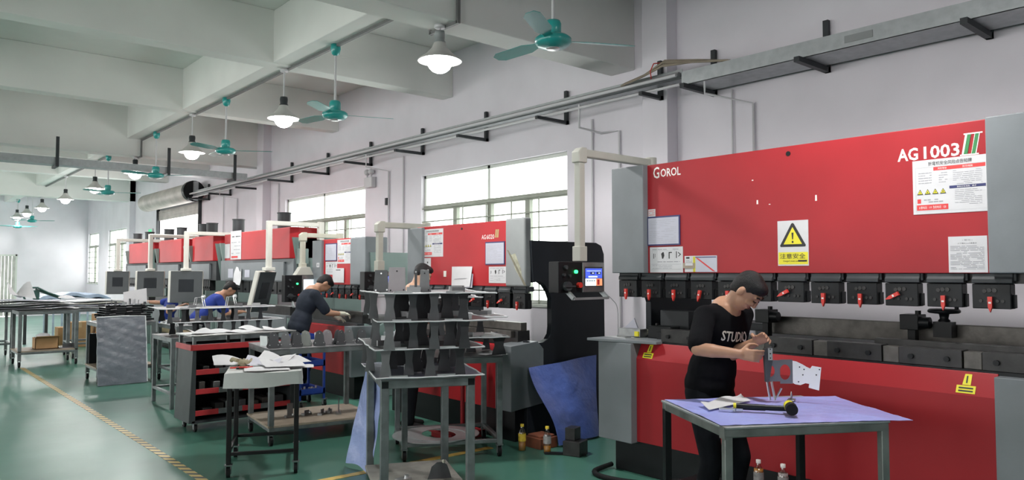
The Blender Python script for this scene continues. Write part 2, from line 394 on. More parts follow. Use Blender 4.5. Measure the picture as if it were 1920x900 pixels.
# lamps --------------------------------------------------------------------
lampY = [2.05, 5.68, 9.15, 12.75, 16.22, 19.73, 23.2, 26.8, 29.7, 31.9]  # first lamp continues the row unseen, added to light the near press
where = ['high above the near press, out of view', 'nearest, short under the big cross beam', 'second along the row, on a rod', 'third along the row, on a rod', 'fourth, by the crossing cable tray', 'fifth, just past the crossing tray', 'sixth along the row', 'seventh, in the far bay', 'eighth, near the end wall', 'ninth and farthest, at the left edge']
SHADE = mat('enamel_lamp_shade', (.62, .60, .58), .35, .3, var=.05)
def lamp(i, y):
    z0 = MAINZ if i in (1, 4, 7) else SUBZ - .03
    drop = .06 if i in (1, 4, 7) else .36
    o = thing('pendant_lamp', 'lit pendant lamp with conical shade, ' + where[i], 'lamp', (4.0, y, z0), 0, 'pendant lamps under the beam')
    MB().cyl((0, 0, 0), (0, 0, -drop), .010, n=8).lathe([(.0, 0), (.05, 0), (.05, -.03), (.0, -.03)]).build('rod', PIPE, o)
    MB().lathe([(.0, 0), (.045, 0), (.05, -.03), (.045, -.09), (.055, -.10), (.055, -.15), (.0, -.15)], (0, 0, -drop)).build('lamp_holder', DGREY if i != 1 else GALV, o)
    MB().lathe([(.055, -.11), (.075, -.16), (.13, -.22), (.205, -.275), (.210, -.285), (.200, -.283), (.125, -.23), (.070, -.17), (.05, -.13)], (0, 0, -drop), 28).build('shade', SHADE, o)
    MB().ball((0, 0, -drop - .285), .118, LAMPGLOW, 18, (1, 1, .95)).build('bulb', LAMPGLOW, o)
    l = bpy.data.lights.new('lamp_light', 'SPOT'); l.energy = 145; l.color = (1, .985, .96); l.shadow_soft_size = .10; l.spot_size = R(172); l.spot_blend = .5
    lo = bpy.data.objects.new('lamp_light', l); col.objects.link(lo); lo.parent = o; lo.location = (0, 0, -drop - .42)
for i, y in enumerate(lampY): lamp(i, y)

# ceiling fans -----------------------------------------------------------
fans = [((1037, 78), 4.38, 'nearest, above the black control panel arm', 12), ((628, 216), 4.05, 'second, between the two nearest lamps', 20), ((423, 283), 4.05, 'third along the beam', 8),
        ((292, 329), 4.05, 'fourth, right of the crossing cable tray lamp', 0), ((202, 361), 4.05, 'fifth along the beam', 15), ((60, 414), 4.05, 'sixth, small over the far aisle', 10), ((33, 425), 4.05, 'seventh and farthest, at the far left', 5)]
for (u, v), X, lab, a0 in fans:
    p = atX(u, v, X)
    if X == 4.38: p = atX(u, v, 4.06)
    ztop = SUBZ - .0
    o = thing('ceiling_fan', 'teal three bladed ceiling fan, ' + lab, 'fan', (p.x, p.y, ztop), 0, 'teal ceiling fans')
    h = ztop - p.z
    MB().lathe([(.0, 0), (.055, 0), (.06, -.05), (.045, -.11), (.02, -.13), (.0, -.13)]).build('canopy', TEALF, o)
    MB().cyl((0, 0, -.1), (0, 0, -h + .14), .013, n=10).build('rod', PIPE, o)
    MB().lathe([(.0, .17), (.055, .165), (.065, .14), (.065, .06), (.055, .05), (.12, .04), (.145, .02), (.145, -.015), (.12, -.04), (.06, -.055), (.0, -.06)], (0, 0, -h), 28).build('motor', TEALF, o)
    MB().lathe([(.0, -.066), (.05, -.064), (.055, -.055), (.055, -.05)], (0, 0, -h), 20).build('cap', BRIGHT, o)
    for k in range(3):
        a = R(a0 - 40 + 120 * k); cx, sx = math.cos(a), math.sin(a)
        mb = MB(); pts = [(.12, .03), (.2, .035), (.3, .065), (.62, .062), (.68, .03), (.68, -.03), (.62, -.062), (.3, -.065), (.2, -.035), (.12, -.03)]
        vs = []
        for dz in (0, .004):
            for r, t in pts: vs.append((r * cx - t * sx, r * sx + t * cx, -h + .005 + dz + t * .22))
        nn = len(pts); mb.add(vs, [tuple(range(nn))[::-1], tuple(range(nn, 2 * nn))] + [(i, (i + 1) % nn, nn + (i + 1) % nn, nn + i) for i in range(nn)])
        mb.build('blade', TEALF, o)

# cable tray on the window wall ---------------------------------------------
TX0, TX1 = 6.18, 6.50
t = thing('cable_tray', 'galvanised cable tray along the window wall above the near press', 'cable tray', (6.34, 2.5, 3.55))
def TB(mb, name, m): 
    o = mb.build(name, m, t); o.matrix_parent_inverse = t.matrix_world.inverted(); return o
bpy.context.view_layer.update()
TB(MB().box(6.12, 6.52, -3.5, 4.5, 3.52, 3.525), 'tray_bottom', GALV)
TB(MB().box(6.12, 6.125, -3.5, 4.5, 3.52, 3.66), 'tray_side', GALV)
TB(MB().box(6.515, 6.52, -3.5, 4.5, 3.52, 3.72), 'tray_side', GALV)
for y in (.4, 1.9, 3.2, 4.4):
    TB(MB().box(6.02, 6.585, y, y + .05, 3.47, 3.515).box(6.55, 6.59, y, y + .05, 3.47, 3.95), 'bracket', DGREY)
TB(MB().box(6.115, 6.12, 2.62, 2.85, 3.56, 3.62), 'joint_plate', LGREY)
t2 = thing('pipe_rack', 'bundle of painted pipes and tray running along the window wall to the shutter', 'pipe rack', (6.35, 12, 3.6))
bpy.context.view_layer.update()
def TB2(mb, name, m):
    o = mb.build(name, m, t2); o.matrix_parent_inverse = t2.matrix_world.inverted(); return o
YR0, YR1 = 4.58, 19.66
TB2(MB().box(6.24, 6.245, YR0, YR1, 3.63, 3.73).box(6.24, 6.36, YR0, YR1, 3.63, 3.634), 'tray_channel', GALV)
for x, z, r in ((6.19, 3.66, .028), (6.14, 3.645, .018), (6.2, 3.56, .015)):
    TB2(MB().cyl((x, YR0, z), (x, YR1, z), r, n=10), 'pipe', PIPE if r < .028 else LGREY)
for y in (4.95, 6.55, 8.15, 9.75, 11.35, 12.95, 14.55, 16.3, 18.0, 19.5):
    x1 = 6.41 if (y < 5.3 or 15.6 < y < 16.1) else 6.585
    TB2(MB().box(6.05, x1, y, y + .045, 3.5, 3.54).box(x1 - .045, x1 - .005, y, y + .045, 3.5, 3.92), 'bracket', DGREY)
# crossing tray at the far main beam
t3 = thing('cable_tray', 'galvanised cable tray crossing the hall under the deep cross beam', 'cable tray', (2, 15.72, 3.6))
MB().box(-9, 4.0, -.2, .1, 0, .008).box(-9, 4.0, -.208, -.2, 0, .13).box(-9, 4.0, .1, .108, 0, .13).build('tray_body', GALV, t3)
for x in (-3, -1.1, .5, 2.4, 3.7): MB().box(x, x + .05, -.24, .14, -.045, -.002).box(x, x + .05, -.26, -.22, -.045, .5).build('hanger', DGREY, t3)
# wall conduits ---------------------------------------------------------------
def conduit(label, pts, r=.014):
    p0 = Vector(pts[0]); o = MB().tube([Vector(p) - p0 for p in pts], r, 8).build('wall_conduit', PIPE); o.location = p0
    return tag(o, label, 'conduit')
xw = 6.575
conduit('white wall conduit dropping behind the near swing arm, right of the big window', [(xw, 6.15, 1.0), (xw, 6.15, 3.5)])
conduit('stepped white conduit left of the wall column', [(xw, 5.72, 1.0), (xw, 5.72, 3.3), (xw, 6.0, 3.31), (6.2, 6.0, 3.33), (6.2, 6.0, 3.6)])
conduit('thin grey conduit behind the near press, left of a pair', [(xw, 4.22, 1.0), (xw, 4.22, 3.5)], .010)
conduit('stepped grey conduit behind the near press, right of a pair', [(xw, 3.98, 1.0), (xw, 3.98, 3.32), (6.15, 4.25, 3.4), (6.15, 4.25, 3.55)], .013)
conduit('white conduit left of the big window, beside the pier', [(xw, 10.35, 1.0), (xw, 10.35, 3.55)])
conduit('white conduit between the two middle windows, nearer the emergency light', [(xw, 10.8, 1.0), (xw, 10.8, 3.35), (6.2, 10.9, 3.4), (6.2, 10.9, 3.6)])
conduit('white conduit just left of the farther middle window', [(xw, 15.25, 1.0), (xw, 15.25, 3.55)])
conduit('white stepped conduit right of the roller shutter', [(xw, 17.6, 1.0), (xw, 17.6, 3.4), (6.2, 17.7, 3.45), (6.2, 17.7, 3.6)])
conduit('thin white conduit beside the roller shutter', [(xw, 18.5, 1.0), (xw, 18.5, 3.55)], .012)
# emergency twin-head light
pe = atX(694, 338, 6.55)
e = thing('emergency_light', 'white twin head emergency light box on the wall above the window pier', 'light', pe)
MB().box(-.05, .04, -.13, .13, -.13, .05).build('lamp_box', PIPE, e, .01)
for s in (-1, 1): MB().ball((-.02, .07 * s, .14), .055, PIPE, 12).cyl((-.02, .07 * s, .05), (-.02, .07 * s, .12), .015).build('lamp_head', PIPE, e)
pe = atX(726, 378, 6.59)
tag(MB().box(pe.x - .03, pe.x + .01, pe.y - .03, pe.y + .03, pe.z - .06, pe.z + .06).box(pe.x - .034, pe.x - .03, pe.y - .015, pe.y + .015, pe.z - .03, pe.z + .01).build('wall_switch', DGREY, None, .006), 'small dark switch box on the pier between two windows', 'switch')
pe = Vector((6.59, 24.7, 2.9))
EXITG = mat('exit_sign_green', (.05, .5, .25), .4, emit=(.05, .5, .2), estr=.6)
tag(MB().box(pe.x - .04, pe.x, pe.y - .2, pe.y + .2, pe.z - .1, pe.z + .1, PIPE).box(pe.x - .042, pe.x - .04, pe.y - .18, pe.y + .18, pe.z - .08, pe.z + .08, EXITG).build('exit_sign'), 'small green exit sign beside the roller shutter', 'sign')

cb = thing('cable_bundle', 'tan cables looping from the pipe rack onto the near cable tray', 'cable', (6.1, 4.55, 3.6))
TANC = mat('tan_cable', (.30, .25, .19), .6, var=.2)
for k in range(4):
    dz = .012 * k; MB().tube([(.03 + .02 * k, .75, .07 + dz), (.0 + .02 * k, .45, .10 + dz), (-.03 + .015 * k, .15, .15 + dz + .03 * (k % 2)), (-.02 + .03 * k, -.2, .12 + dz), (.06 + .04 * k, -.55, .075 + dz * .5), (.1 + .05 * k, -.85, -.02 + dz)], .011, 8).build('cable', TANC, cb)
MB().tube([(-.02, .3, .05), (-.06, .28, .12), (-.03, .26, .2), (.06, .24, .22)], .006, 6).build('red_tie', LEVER, cb)
# ================================================================== PRESS BRAKES
def part(root, mb, name, m=None, bevel=0, seg=2):
    """world-space geometry as a direct part of an unrotated thing"""
    o = mb.build(name, m, root, bevel, seg); o.location = -Vector(root.location); return o
def sub(p, mb, name, m=None, bevel=0):
    return mb.build(name, m, p, bevel)

class Sheet:
    """flat printed sheet on a surface that faces -X; a = 0..1 to the right, b = 0..1 up"""
    def __init__(s, X, u0, v0, u1, v1, base=PAPER, th=.003, tilt=0):
        A = atX(u0, v0, X); B = atX(u1, v1, X); s.X = X; s.yl, s.zt, s.yr, s.zb = A.y, A.z, B.y, B.z
        s.w = s.yl - s.yr; s.h = s.zt - s.zb; s.mb = MB(); s.mb.box(X - th, X, s.yr, s.yl, s.zb, s.zt, base); s.f = X - th; s.k = 0
    def P(s, a, b, l=1): return Vector((s.f - .0007 * l, s.yl - a * s.w, s.zb + b * s.h))
    def rect(s, a0, b0, a1, b1, m, l=1):
        s.mb.add([s.P(a0, b0, l), s.P(a1, b0, l), s.P(a1, b1, l), s.P(a0, b1, l)], [(0, 1, 2, 3)], m); return s
    def poly(s, pts, m, l=1): s.mb.add([s.P(a, b, l) for a, b in pts], [tuple(range(len(pts)))], m); return s
    def text(s, t, a, b, h, m, width=None, l=2, bold=.0, align='L'):
        s.mb.text(t, s.P(a, b, l), XM, ZU, h * s.h, m, None if width is None else width * s.w, bold, 0, align); return s
    def lines(s, a0, b0, a1, b1, n, m=GINK, fill=.45):
        for i in range(n):
            b = b1 - (b1 - b0) * (i + .5) / n; e = (b1 - b0) / n * fill / 2; x = a0
            while x < a1 - .01:
                x2 = min(a1, x + (a1 - a0) * random.uniform(.12, .4))
                if random.random() < .86: s.rect(x, b - e, x2 - (a1 - a0) * .03, b + e, m)
                x = x2
            
        return s
    def tri(s, ca, cb, w, h, m, l=2): return s.poly([(ca - w / 2, cb - h / 2), (ca + w / 2, cb - h / 2), (ca, cb + h / 2)], m, l)

def risk_board(root, X, u0, v0, u1, v1, name='risk_notice', full=True):
    s = Sheet(X, u0, v0, u1, v1)
    s.text('折弯机安全风险点告知牌', .22, .885, .075, INK, .58)
    s.rect(.04, .05, .97, .052, GINK).rect(.04, .86, .97, .863, GINK).rect(.04, .05, .043, .86, GINK)
    s.rect(.29, .79, .97, .855, REDINK).text('风险等级', .35, .805, .035, WHITE, .12).text('防范措施', .68, .805, .035, WHITE, .13)
    s.lines(.08, .55, .27, .78, 5, GINK, .3).lines(.36, .55, .48, .76, 5, GINK, .3)
    s.lines(.55, .50, .94, .77, 8, GINK, .28)
    s.rect(.50, .44, .97, .49, NAVY).text('事故应急措施、要求', .6, .45, .028, WHITE, .25)
    s.lines(.57, .13, .93, .42, 9, GINK, .28)
    for k in range(4):
        s.tri(.10 + k * .105, .41, .085, .10, INK, 2).tri(.10 + k * .105, .408, .06, .066, YELLOW, 3).tri(.10 + k * .105, .405, .02, .03, INK, 4)
    s.rect(.06, .20, .11, .28, REDINK).lines(.15, .2, .42, .28, 2, GINK, .5)
    s.rect(.05, .07, .48, .17, REDINK, 1).text('火警电话：119  急救电话：120', .08, .095, .05, WHITE, .37)
    return part(root, s.mb, name)
def tool_chart(root, X, u0, v0, u1, v1):
    s = Sheet(X, u0, v0, u1, v1)
    s.lines(.08, .86, .9, .95, 1, GINK, .3)
    for i in range(4):
        x = .07 + i * .23; s.rect(x, .5, x + .004, .9, GINK)
        if i == 0: s.rect(x + .04, .55, x + .06, .75, INK).rect(x + .09, .6, x + .1, .74, INK)
        if i == 1: s.poly([(x + .05, .74), (x + .1, .8), (x + .13, .8), (x + .15, .66), (x + .11, .54), (x + .08, .54)], INK)
        if i == 2: s.rect(x + .05, .54, x + .08, .8, INK).rect(x + .05, .76, x + .15, .8, INK)
        if i == 3: s.rect(x + .04, .56, x + .065, .82, INK).poly([(x + .10, .8), (x + .19, .7), (x + .11, .6), (x + .11, .64), (x + .155, .7), (x + .10, .76)], INK)
    s.lines(.07, .38, .94, .46, 1, GINK, .4).rect(.05, .32, .95, .33, GINK).rect(.05, .12, .95, .13, GINK)
    s.lines(.08, .14, .7, .30, 3, GINK, .28).rect(.05, .86, .95, .865, GINK)
    return part(root, s.mb, 'tool_chart')
def framed_page(root, X, u0, v0, u1, v1):
    s = Sheet(X, u0, v0, u1, v1, NAVY, .008); s.rect(.025, .045, .965, .945, PAPERG, 1); s.f -= .0007
    s.lines(.06, .08, .92, .88, 13, GINK, .12)
    return part(root, s.mb, 'document_frame')

def punch_holder(root, Xf, yl, yr, zt, zb, lever, m=BLACK):
    """one clamp of the upper tool row, yl (left, larger Y) .. yr"""
    h = zt - zb; g = (yl - yr)
    mb = MB().box(Xf + .01, Xf + .10, yr + g * .04, yl - g * .04, zt - h * .22, zt, DGREY)
    mb.prism([(0, zt), (0, zt - h * .10), (-.012, zt - h * .16), (-.012, zt - h * .28), (.03, zt - h * .30), (.03, zt)], (Xf, yl - g * .02, 0), (1, 0, 0), (0, 0, 1), (0, -(g * .88), 0), DGREY)
    mb.box(Xf - .005, Xf + .08, yr + g * .15, yl - g * .02, zb, zt - h * .3, m)
    mb.box(Xf + .03, Xf + .08, yr + g * .11, yr + g * .15, zb + h * .02, zt - h * .6, m)
    o = part(root, mb, 'punch_holder', None, .004)
    for a, bb, r in ((.3, .50, .011), (.42, .52, .012), (.55, .52, .012), (.2, .22, .009), (.38, .22, .009), (.62, .22, .009), (.75, .22, .009)):
        y = yl - g * (.04 + a * .86); sub(o, MB().cyl((Xf - .012, y, zb + h * bb), (Xf - .004, y, zb + h * bb), r * (g / .22), n=8), 'bolt', DSTEEL)
    if lever is not None:
        yc = yl - g * (.45 if lever < 2 else .35); zc = zb + h * (.26 if lever < 2 else .35); k = g / .22 * .8
        a = 0 if lever == 0 else (R(12) if lever == 1 else R(62))
        ax = Vector((0, -math.cos(a), -math.sin(a))); az = Vector((0, -math.sin(a), math.cos(a)))
        lv = MB().prism([(-.014 * k, .02 * k), (.014 * k, .02 * k), (.012 * k, -.05 * k), (0, -.085 * k), (-.012 * k, -.05 * k)], (Xf - .045, yc, zc), ax, az, (.02, 0, 0), LEVER)
        lv.obox(Vector((Xf - .0455, yc, zc)) - az * .02 * k, (.0008, 0, 0), ax * .008 * k, az * .006 * k, WHITE)
        sub(o, lv, 'lever')
    return o

def cable(pts, r, name, label, m=RUBBER):
    p0 = Vector(pts[0]); P = [Vector(p) - p0 for p in pts]
    out = []
    for i in range(len(P) - 1):
        a, b, c, d = P[max(i - 1, 0)], P[i], P[i + 1], P[min(i + 2, len(P) - 1)]
        for k in range(6):
            t = k / 6; out.append(.5 * ((2 * b) + (c - a) * t + (2 * a - 5 * b + 4 * c - d) * t * t + (3 * b - a - 3 * c + d) * t ** 3))
    out.append(P[-1]); o = MB().tube(out, r, 8).build(name, m); o.location = p0
    return tag(o, label, 'cable')

def swing_arm(root, Y, Xin, Xout, zt, zpan, w=.075, m=BEIGE, collar=True):
    mb = MB().bar((Xin, Y, zt), (Xout, Y, zt), w, w)
    o = part(root, mb, 'swing_arm', m, .01)
    sub(o, MB().prism([(-w * .75, -w * 1.3), (w * .75, -w * 1.3), (w * .75, w * .65), (-w * .1, w * .65), (-w * .75, w * .1)], (Xout, Y - w * .68, zt), (1, 0, 0), (0, 0, 1), (0, w * 1.36, 0)), 'elbow', m, .008)
    sub(o, MB().bar((Xout, Y, zt - w * 1.2), (Xout, Y, zpan), w, w), 'post', m, .008)
    if collar: sub(o, MB().bar((Xout, Y, zpan), (Xout, Y, zpan + w * 1.9), w * 1.35, w * 1.35), 'collar', m, .006)
    sub(o, MB().cyl((Xin, Y, zt - w), (Xin, Y, zt + w * .75), w * .8, n=20), 'pivot', m)
    return o

def control_panel(root, x0, x1, Y, z0, z1, screen='blue'):
    """operator panel facing -Y: left knob field, right screen"""
    w = x1 - x0; h = z1 - z0; y0 = Y - .06
    o = part(root, MB().box(x0, x1, y0, Y + .05, z0 + h * .22, z1), 'control_panel', BLACK, .006)
    xs = x0 + w * .50; zb = z0 + h * .22; hh = z1 - zb
    sub(o, MB().box(xs, x1 - w * .02, y0 - .012, y0, zb + .005, z1 - .005), 'bezel', STEEL, .003)
    s = MB(); X0 = xs + w * .04; X1 = x1 - w * .06; Z0 = zb + hh * .2; Z1 = z1 - hh * .16; yy = y0 - .013
    def q(a0, b0, a1, b1, m, l=0):
        s.add([(X0 + (X1 - X0) * a, yy - .0006 * l, Z0 + (Z1 - Z0) * b) for a, b in ((a0, b0), (a1, b0), (a1, b1), (a0, b1))], [(0, 1, 2, 3)], m)
    if screen == 'blue':
        q(0, 0, 1, 1, DGREY); q(.03, .42, .97, .92, SCREENB, 1); q(.03, .04, .97, .4, SCREENW, 1); q(.62, .04, .97, .4, SCREENR, 2); q(.1, .78, .9, .8, SCREENW, 2)
        for k in range(5): q(.1 + k * .1, .26, .16 + k * .1, .32, INK, 3)
        for k in range(2): q(.3 + .35 * k, .62, .55 + .35 * k, .74, NAVY, 2); q(.4 + .35 * k, .66, .5 + .35 * k, .70, SCREENW, 3)
        q(.2, .46, .7, .53, SCREENW, 2); q(.68, .08, .82, .36, REDINK, 3)
    else:
        q(0, 0, 1, 1, SCREENW); q(.1, .03, .85, .12, SCREENC, 1); q(.1, .16, .85, .3, SCREENC, 1)
    sub(o, s, 'screen')
    for a, b, r in ((.14, .82, .016), (.10, .58, .012), (.22, .55, .012)): sub(o, MB().cyl((x0 + w * a, y0 - .02, zb + hh * b), (x0 + w * a, y0, zb + hh * b), r, n=14), 'knob', DGREY)
    k = MB().cyl((x0 + w * .16, y0 - .035, zb + hh * .22), (x0 + w * .16, y0, zb + hh * .22), .036, n=24)
    k.bar((x0 + w * .04, y0 - .04, zb + hh * .22), (x0 + w * .28, y0 - .04, zb + hh * .22), .012, .012)
    sub(o, k, 'knob', DGREY)
    sub(o, MB().cyl((x0 + w * .36, y0 - .016, zb + hh * .68), (x0 + w * .36, y0, zb + hh * .68), .014, n=16), 'start_button', GREENLED)
    sub(o, MB().cyl((x0 + w * .42, y0 - .03, zb + hh * .25), (x0 + w * .42, y0, zb + hh * .25), .022, n=16), 'stop_button', LEVER)
    hz = z0 + h * .08; hd = MB().bar((x0 + w * .22, y0 - .05, hz), (x1 - w * .01, y0 - .05, hz), .02, .018)
    for a in (.23, .97): hd.bar((x0 + w * a, y0 - .05, hz), (x0 + w * a, y0 + .02, z0 + h * .25), .025, .03)
    sub(o, hd, 'handle', GALV)
    return o

def side_frame(root, y0, y1, m, xf, xb, ztop, zthr, zbed, xthr):
    """C-shaped side plate; throat open to the front"""
    pts = [(xf, ztop), (xb - .12, ztop), (xb - .04, ztop - .03), (xb, ztop - .12), (xb + .015, 0), (xf - .05, 0), (xf - .05, zbed)]
    c = [(xthr - .12, zbed - .03), (xthr - .05, zbed), (xthr - .01, zbed + .05), (xthr, zbed + .12), (xthr, zthr - .17), (xthr - .03, zthr - .10), (xthr - .09, zthr - .03), (xthr - .17, zthr + .01), (xthr - .25, zthr)]
    pts = pts + [(xf + .02, zbed - .03)] + c
    mb = MB(); o = part(root, mb.prism(pts, (0, y0, 0), (1, 0, 0), (0, 0, 1), (0, y1 - y0, 0)), 'side_frame', m, .006)
    return o

# ---------------------------------------------------------------- near machine
m1 = thing('press_brake', 'largest red press brake, nearest, behind the man in the black shirt', 'press brake', (5.2, 2.8, 0))
XU = 4.92; XC = 4.86; XLW = 4.80
zt, zr = atX(1215, 310, XU).z, atX(1215, 512, XU).z
yl, yr = atX(1212, 400, XU).y, atX(1852, 400, XU).y
pan = part(m1, MB().box(XU, XU + .06, yr - .15, yl + .1, zr, zt), 'ram_panel', RED, .004)
lt = MB(); p0 = atX(1225, 334, XU - .001)
lt.text('G', p0 + Vector((0, 0, -.006)), XM, ZU, .095, WHITE, .062, .012)
lt.text('OROL', p0 + Vector((0, -.075, 0)), XM, ZU, .068, WHITE, .20, .016); sub(pan, lt, 'lettering')
lt = MB(); p0 = atX(1683, 304, XU - .001)
lt.text('AG', p0, XM, ZU, .079, WHITE, .122, .024); lt.text('1003', p0 + Vector((0, -.155, 0)), XM, ZU, .079, WHITE, .20, .02)
p1 = p0 + Vector((0, -.365, -.004))
lt.text('II', p1 + Vector((-.0006, 0, 0)), XM, ZU, .132, WHITE, .078, .02, .18)
for zz in (0, .124):
    q = p1 + Vector((-.0007, .008 - .18 * zz, zz)); lt.add([q, q + Vector((0, -.1, 0)), q + Vector((0, -.1, .008)), q + Vector((0, 0, .008))], [(0, 1, 2, 3)], WHITE)
for k in range(2):
    q = p1 + Vector((-.0014, -.012 - k * .042, .008)); lt.add([q, q + Vector((0, -.02, 0)), q + Vector((0, -.042, .116)), q + Vector((0, -.022, .116))], [(0, 1, 2, 3)], GREENP)
sub(pan, lt, 'lettering')
b = atX(1478, 288, XU); sub(pan, MB().cyl((XU - .004, b.y, b.z), (XU + .01, b.y, b.z), .017, n=18), 'bolt_hole', BLACK)
for u, v, h in ((1420, 379, .03), (1530, 371, .04), (1443, 383, .006), (1411, 338, .008)):
    b = atX(u, v, XU - .0005); sub(pan, MB().add([b + Vector((0, .007, -h / 2)), b + Vector((0, -.007, -h / 2)), b + Vector((0, -.006, h / 2)), b + Vector((0, .006, h / 2))], [(0, 1, 2, 3)]), 'paint_chip', WHITE)
part(m1, MB().box(XU + .06, XU + .22, yr - .45, yl + .1, zr, zt - .05), 'ram_beam', DGREY, .004)
ycl = atX(1147, 400, XC).y; ycr = atX(1206, 400, XC).y
part(m1, MB().box(XC, XC + .42, ycr, ycl, zr, zt), 'end_cover', GREY, .006)
yrl = atX(1851, 400, XC).y
part(m1, MB().box(XC, XC + .42, yrl - .5, yrl, zr, zt), 'end_cover', GREY, .006)
# papers
risk_board(m1, XU, 1711, 303, 1855, 395)
framed_page(m1, XU, 1215, 407, 1276, 459)
s = Sheet(XU, 1216, 393, 1229, 406); s.lines(.1, .1, .9, .9, 3, REDINK, .3); part(m1, s.mb, 'small_notice')
tool_chart(m1, XU, 1219, 464, 1281, 511)
s = Sheet(XU, 1284, 480, 1345, 510, PAPER); s.rect(.34, 0, 1, 1, PAPERG, 1).rect(.27, .0, .34, .95, YELLOW, 2).rect(.30, 0, .31, .95, INK, 3).rect(.34, .88, .98, .93, NAVY, 2).poly([(.36, .86), (.42, .86), (.95, .04), (.88, .04)], REDINK, 2).rect(.05, .83, .16, .93, INK, 2).lines(.04, .5, .24, .75, 3)
part(m1, s.mb, 'load_chart')
s = Sheet(XU, 1458, 415, 1517, 498, PAPER)
s.rect(.02, .03, .98, .3, YELLOW, 1)
s.poly([(.10, .42), (.90, .42), (.92, .45), (.54, .93), (.5, .945), (.46, .93), (.08, .45)], INK, 2).poly([(.20, .475), (.80, .475), (.5, .855)], YELLOW, 3)
s.poly([(.465, .73), (.535, .73), (.515, .58), (.485, .58)], INK, 4).poly([(.48, .55), (.52, .55), (.53, .525), (.52, .50), (.48, .50), (.47, .525)], INK, 4)
s.text('注意安全', .07, .155, .115, INK, .83, 2, .004).text('Danger! must be careful', .18, .075, .05, INK, .68, 2).rect(.66, .09, .95, .125, INK, 3)
part(m1, s.mb, 'warning_sign')
s = Sheet(XU, 1778, 444, 1853, 511, PAPER)
s.text('( 警 示 )', .37, .87, .05, GINK, .26).text('上下模之上人身警示', .24, .79, .035, INK, .5).lines(.05, .08, .95, .75, 17, GINK, .38)
part(m1, s.mb, 'safety_notice')
s = Sheet(XU - .003, 1281, 493, 1303, 503, WOOD, .004); s.rect(.2, .5, .85, .95, PAPER); part(m1, s.mb, 'taped_tag')
# punch holders
zb = atX(1190, 557, XU).z; N = 12
Ya = atX(1160, 540, XU).y; Yb = atX(1913, 540, XU).y; pitch = (Ya - Yb) / N
lv = [0, 0, 0, 1, 0, 0, 2, 0, 0, 2, 0, 0]
for k in range(N): punch_holder(m1, XU + .005, Ya - pitch * k, Ya - pitch * (k + 1) + .012, zr, zb - .002 * (k % 2), lv[k])
part(m1, MB().box(XU + .05, XU + .12, Yb - .3, Ya, zr - .06, zr), 'clamp_rail', DSTEEL)
# lower body
z1 = atX(1185, 640, 4.86).z; ylow = atX(1183, 700, XLW).y; yrl2 = atX(1867, 800, XLW).y
prof = [(XLW, .27), (XLW, z1 - .13), (XLW + .07, z1), (XLW + .16, z1), (XLW + .16, .27)]
part(m1, MB().prism(prof, (0, yrl2, 0), (1, 0, 0), (0, 0, 1), (0, ylow - yrl2, 0)), 'bed_panel', RED, .003)
yc0 = atX(1122, 700, XLW - .07).y; yc1 = atX(1183, 700, XLW - .07).y
part(m1, MB().box(XLW - .07, XLW + .5, yc1, yc0, .26, z1 - .005), 'lower_cover', GREY, .005)
part(m1, MB().box(XLW - .01, XLW + .5, yrl2 - .6, yrl2, .20, z1 - .01), 'lower_cover', GREY, .005)
for u, v in ((1815, 712),):
    for (u0, v0, u1, v1) in ((1808, 693, 1819, 716), (1797, 716, 1824, 732)):
        A = atX(u0, v0, XLW); B = atX(u1, v1, XLW)
for (yc, zz) in ((atX(1217, 655, 4.83).y, 0), (atX(1812, 712, 4.83).y, 0)):
    sx = .07 / .13; nrm = Vector((-.13, 0, .07)).normalized() * .002
    def sl(y, z): return Vector((XLW + (z - (z1 - .13)) * sx, y, z)) + nrm
    mb = MB(); t = z1 - .13
    mb.add([sl(yc + .022, t + .055), sl(yc - .022, t + .055), sl(yc - .022, t + .115), sl(yc + .014, t + .115)], [(0, 1, 2, 3)], YELLOW)
    mb.add([sl(yc + .05, t + .01), sl(yc - .05, t + .01), sl(yc - .05, t + .052), sl(yc + .05, t + .052)], [(0, 1, 2, 3)], YELLOW)
    n2 = nrm * .5
    mb.add([sl(yc + .004, t + .065) + n2, sl(yc - .004, t + .065) + n2, sl(yc - .004, t + .105) + n2, sl(yc + .004, t + .105) + n2], [(0, 1, 2, 3)], INK)
    for zq in (.018, .034): mb.add([sl(yc + .038, t + zq) + n2, sl(yc - .038, t + zq) + n2, sl(yc - .038, t + zq + .008) + n2, sl(yc + .038, t + zq + .008) + n2], [(0, 1, 2, 3)], INK)
    part(m1, mb, 'pinch_label')
part(m1, MB().box(XLW + .03, 6.1, yrl2 - .6, yc0 - .1, 0, .27), 'plinth', BLACK, .004)
part(m1, MB().box(XLW + .16, 6.0, yrl2 - .6, yc0 - .02, .27, z1 - .06), 'bed_body', DGREY)
# lower tooling
XD = XLW + .075
part(m1, MB().box(XD, XD + .42, yrl2 - .6, ylow + .2, z1 - .06, z1 + .012), 'bed_rail', BLACK, .003)
y = ylow - .25; k = 0
while y > yrl2 - .5:
    L = .36 if k % 2 == 0 else .10
    o = part(m1, MB().box(XD + (.0 if k % 2 == 0 else .012), XD + .10, max(y - L, yrl2 - .6), y - .004, z1 + .012, z1 + (.118 if k % 2 == 0 else .112)), 'die_clamp' if k % 2 == 0 else 'spacer_block', DSTEEL if k % 2 == 0 else BSTEEL, .004)
    if k % 2 == 0:
        for a in (.22, .78): sub(o, MB().cyl((XD - .02, y - L * a, z1 + .062), (XD + .01, y - L * a, z1 + .062), .016, n=12), 'bolt', BLACK)
    y -= L; k += 1
part(m1, MB().box(XD + .11, XD + .16, yrl2 - .5, ylow - 1.9, z1 + .012, z1 + .150).box(XD + .16, XD + .21, yrl2 - .5, ylow - 1.9, z1 + .012, z1 + .135), 'die_rail', DSTEEL, .005)
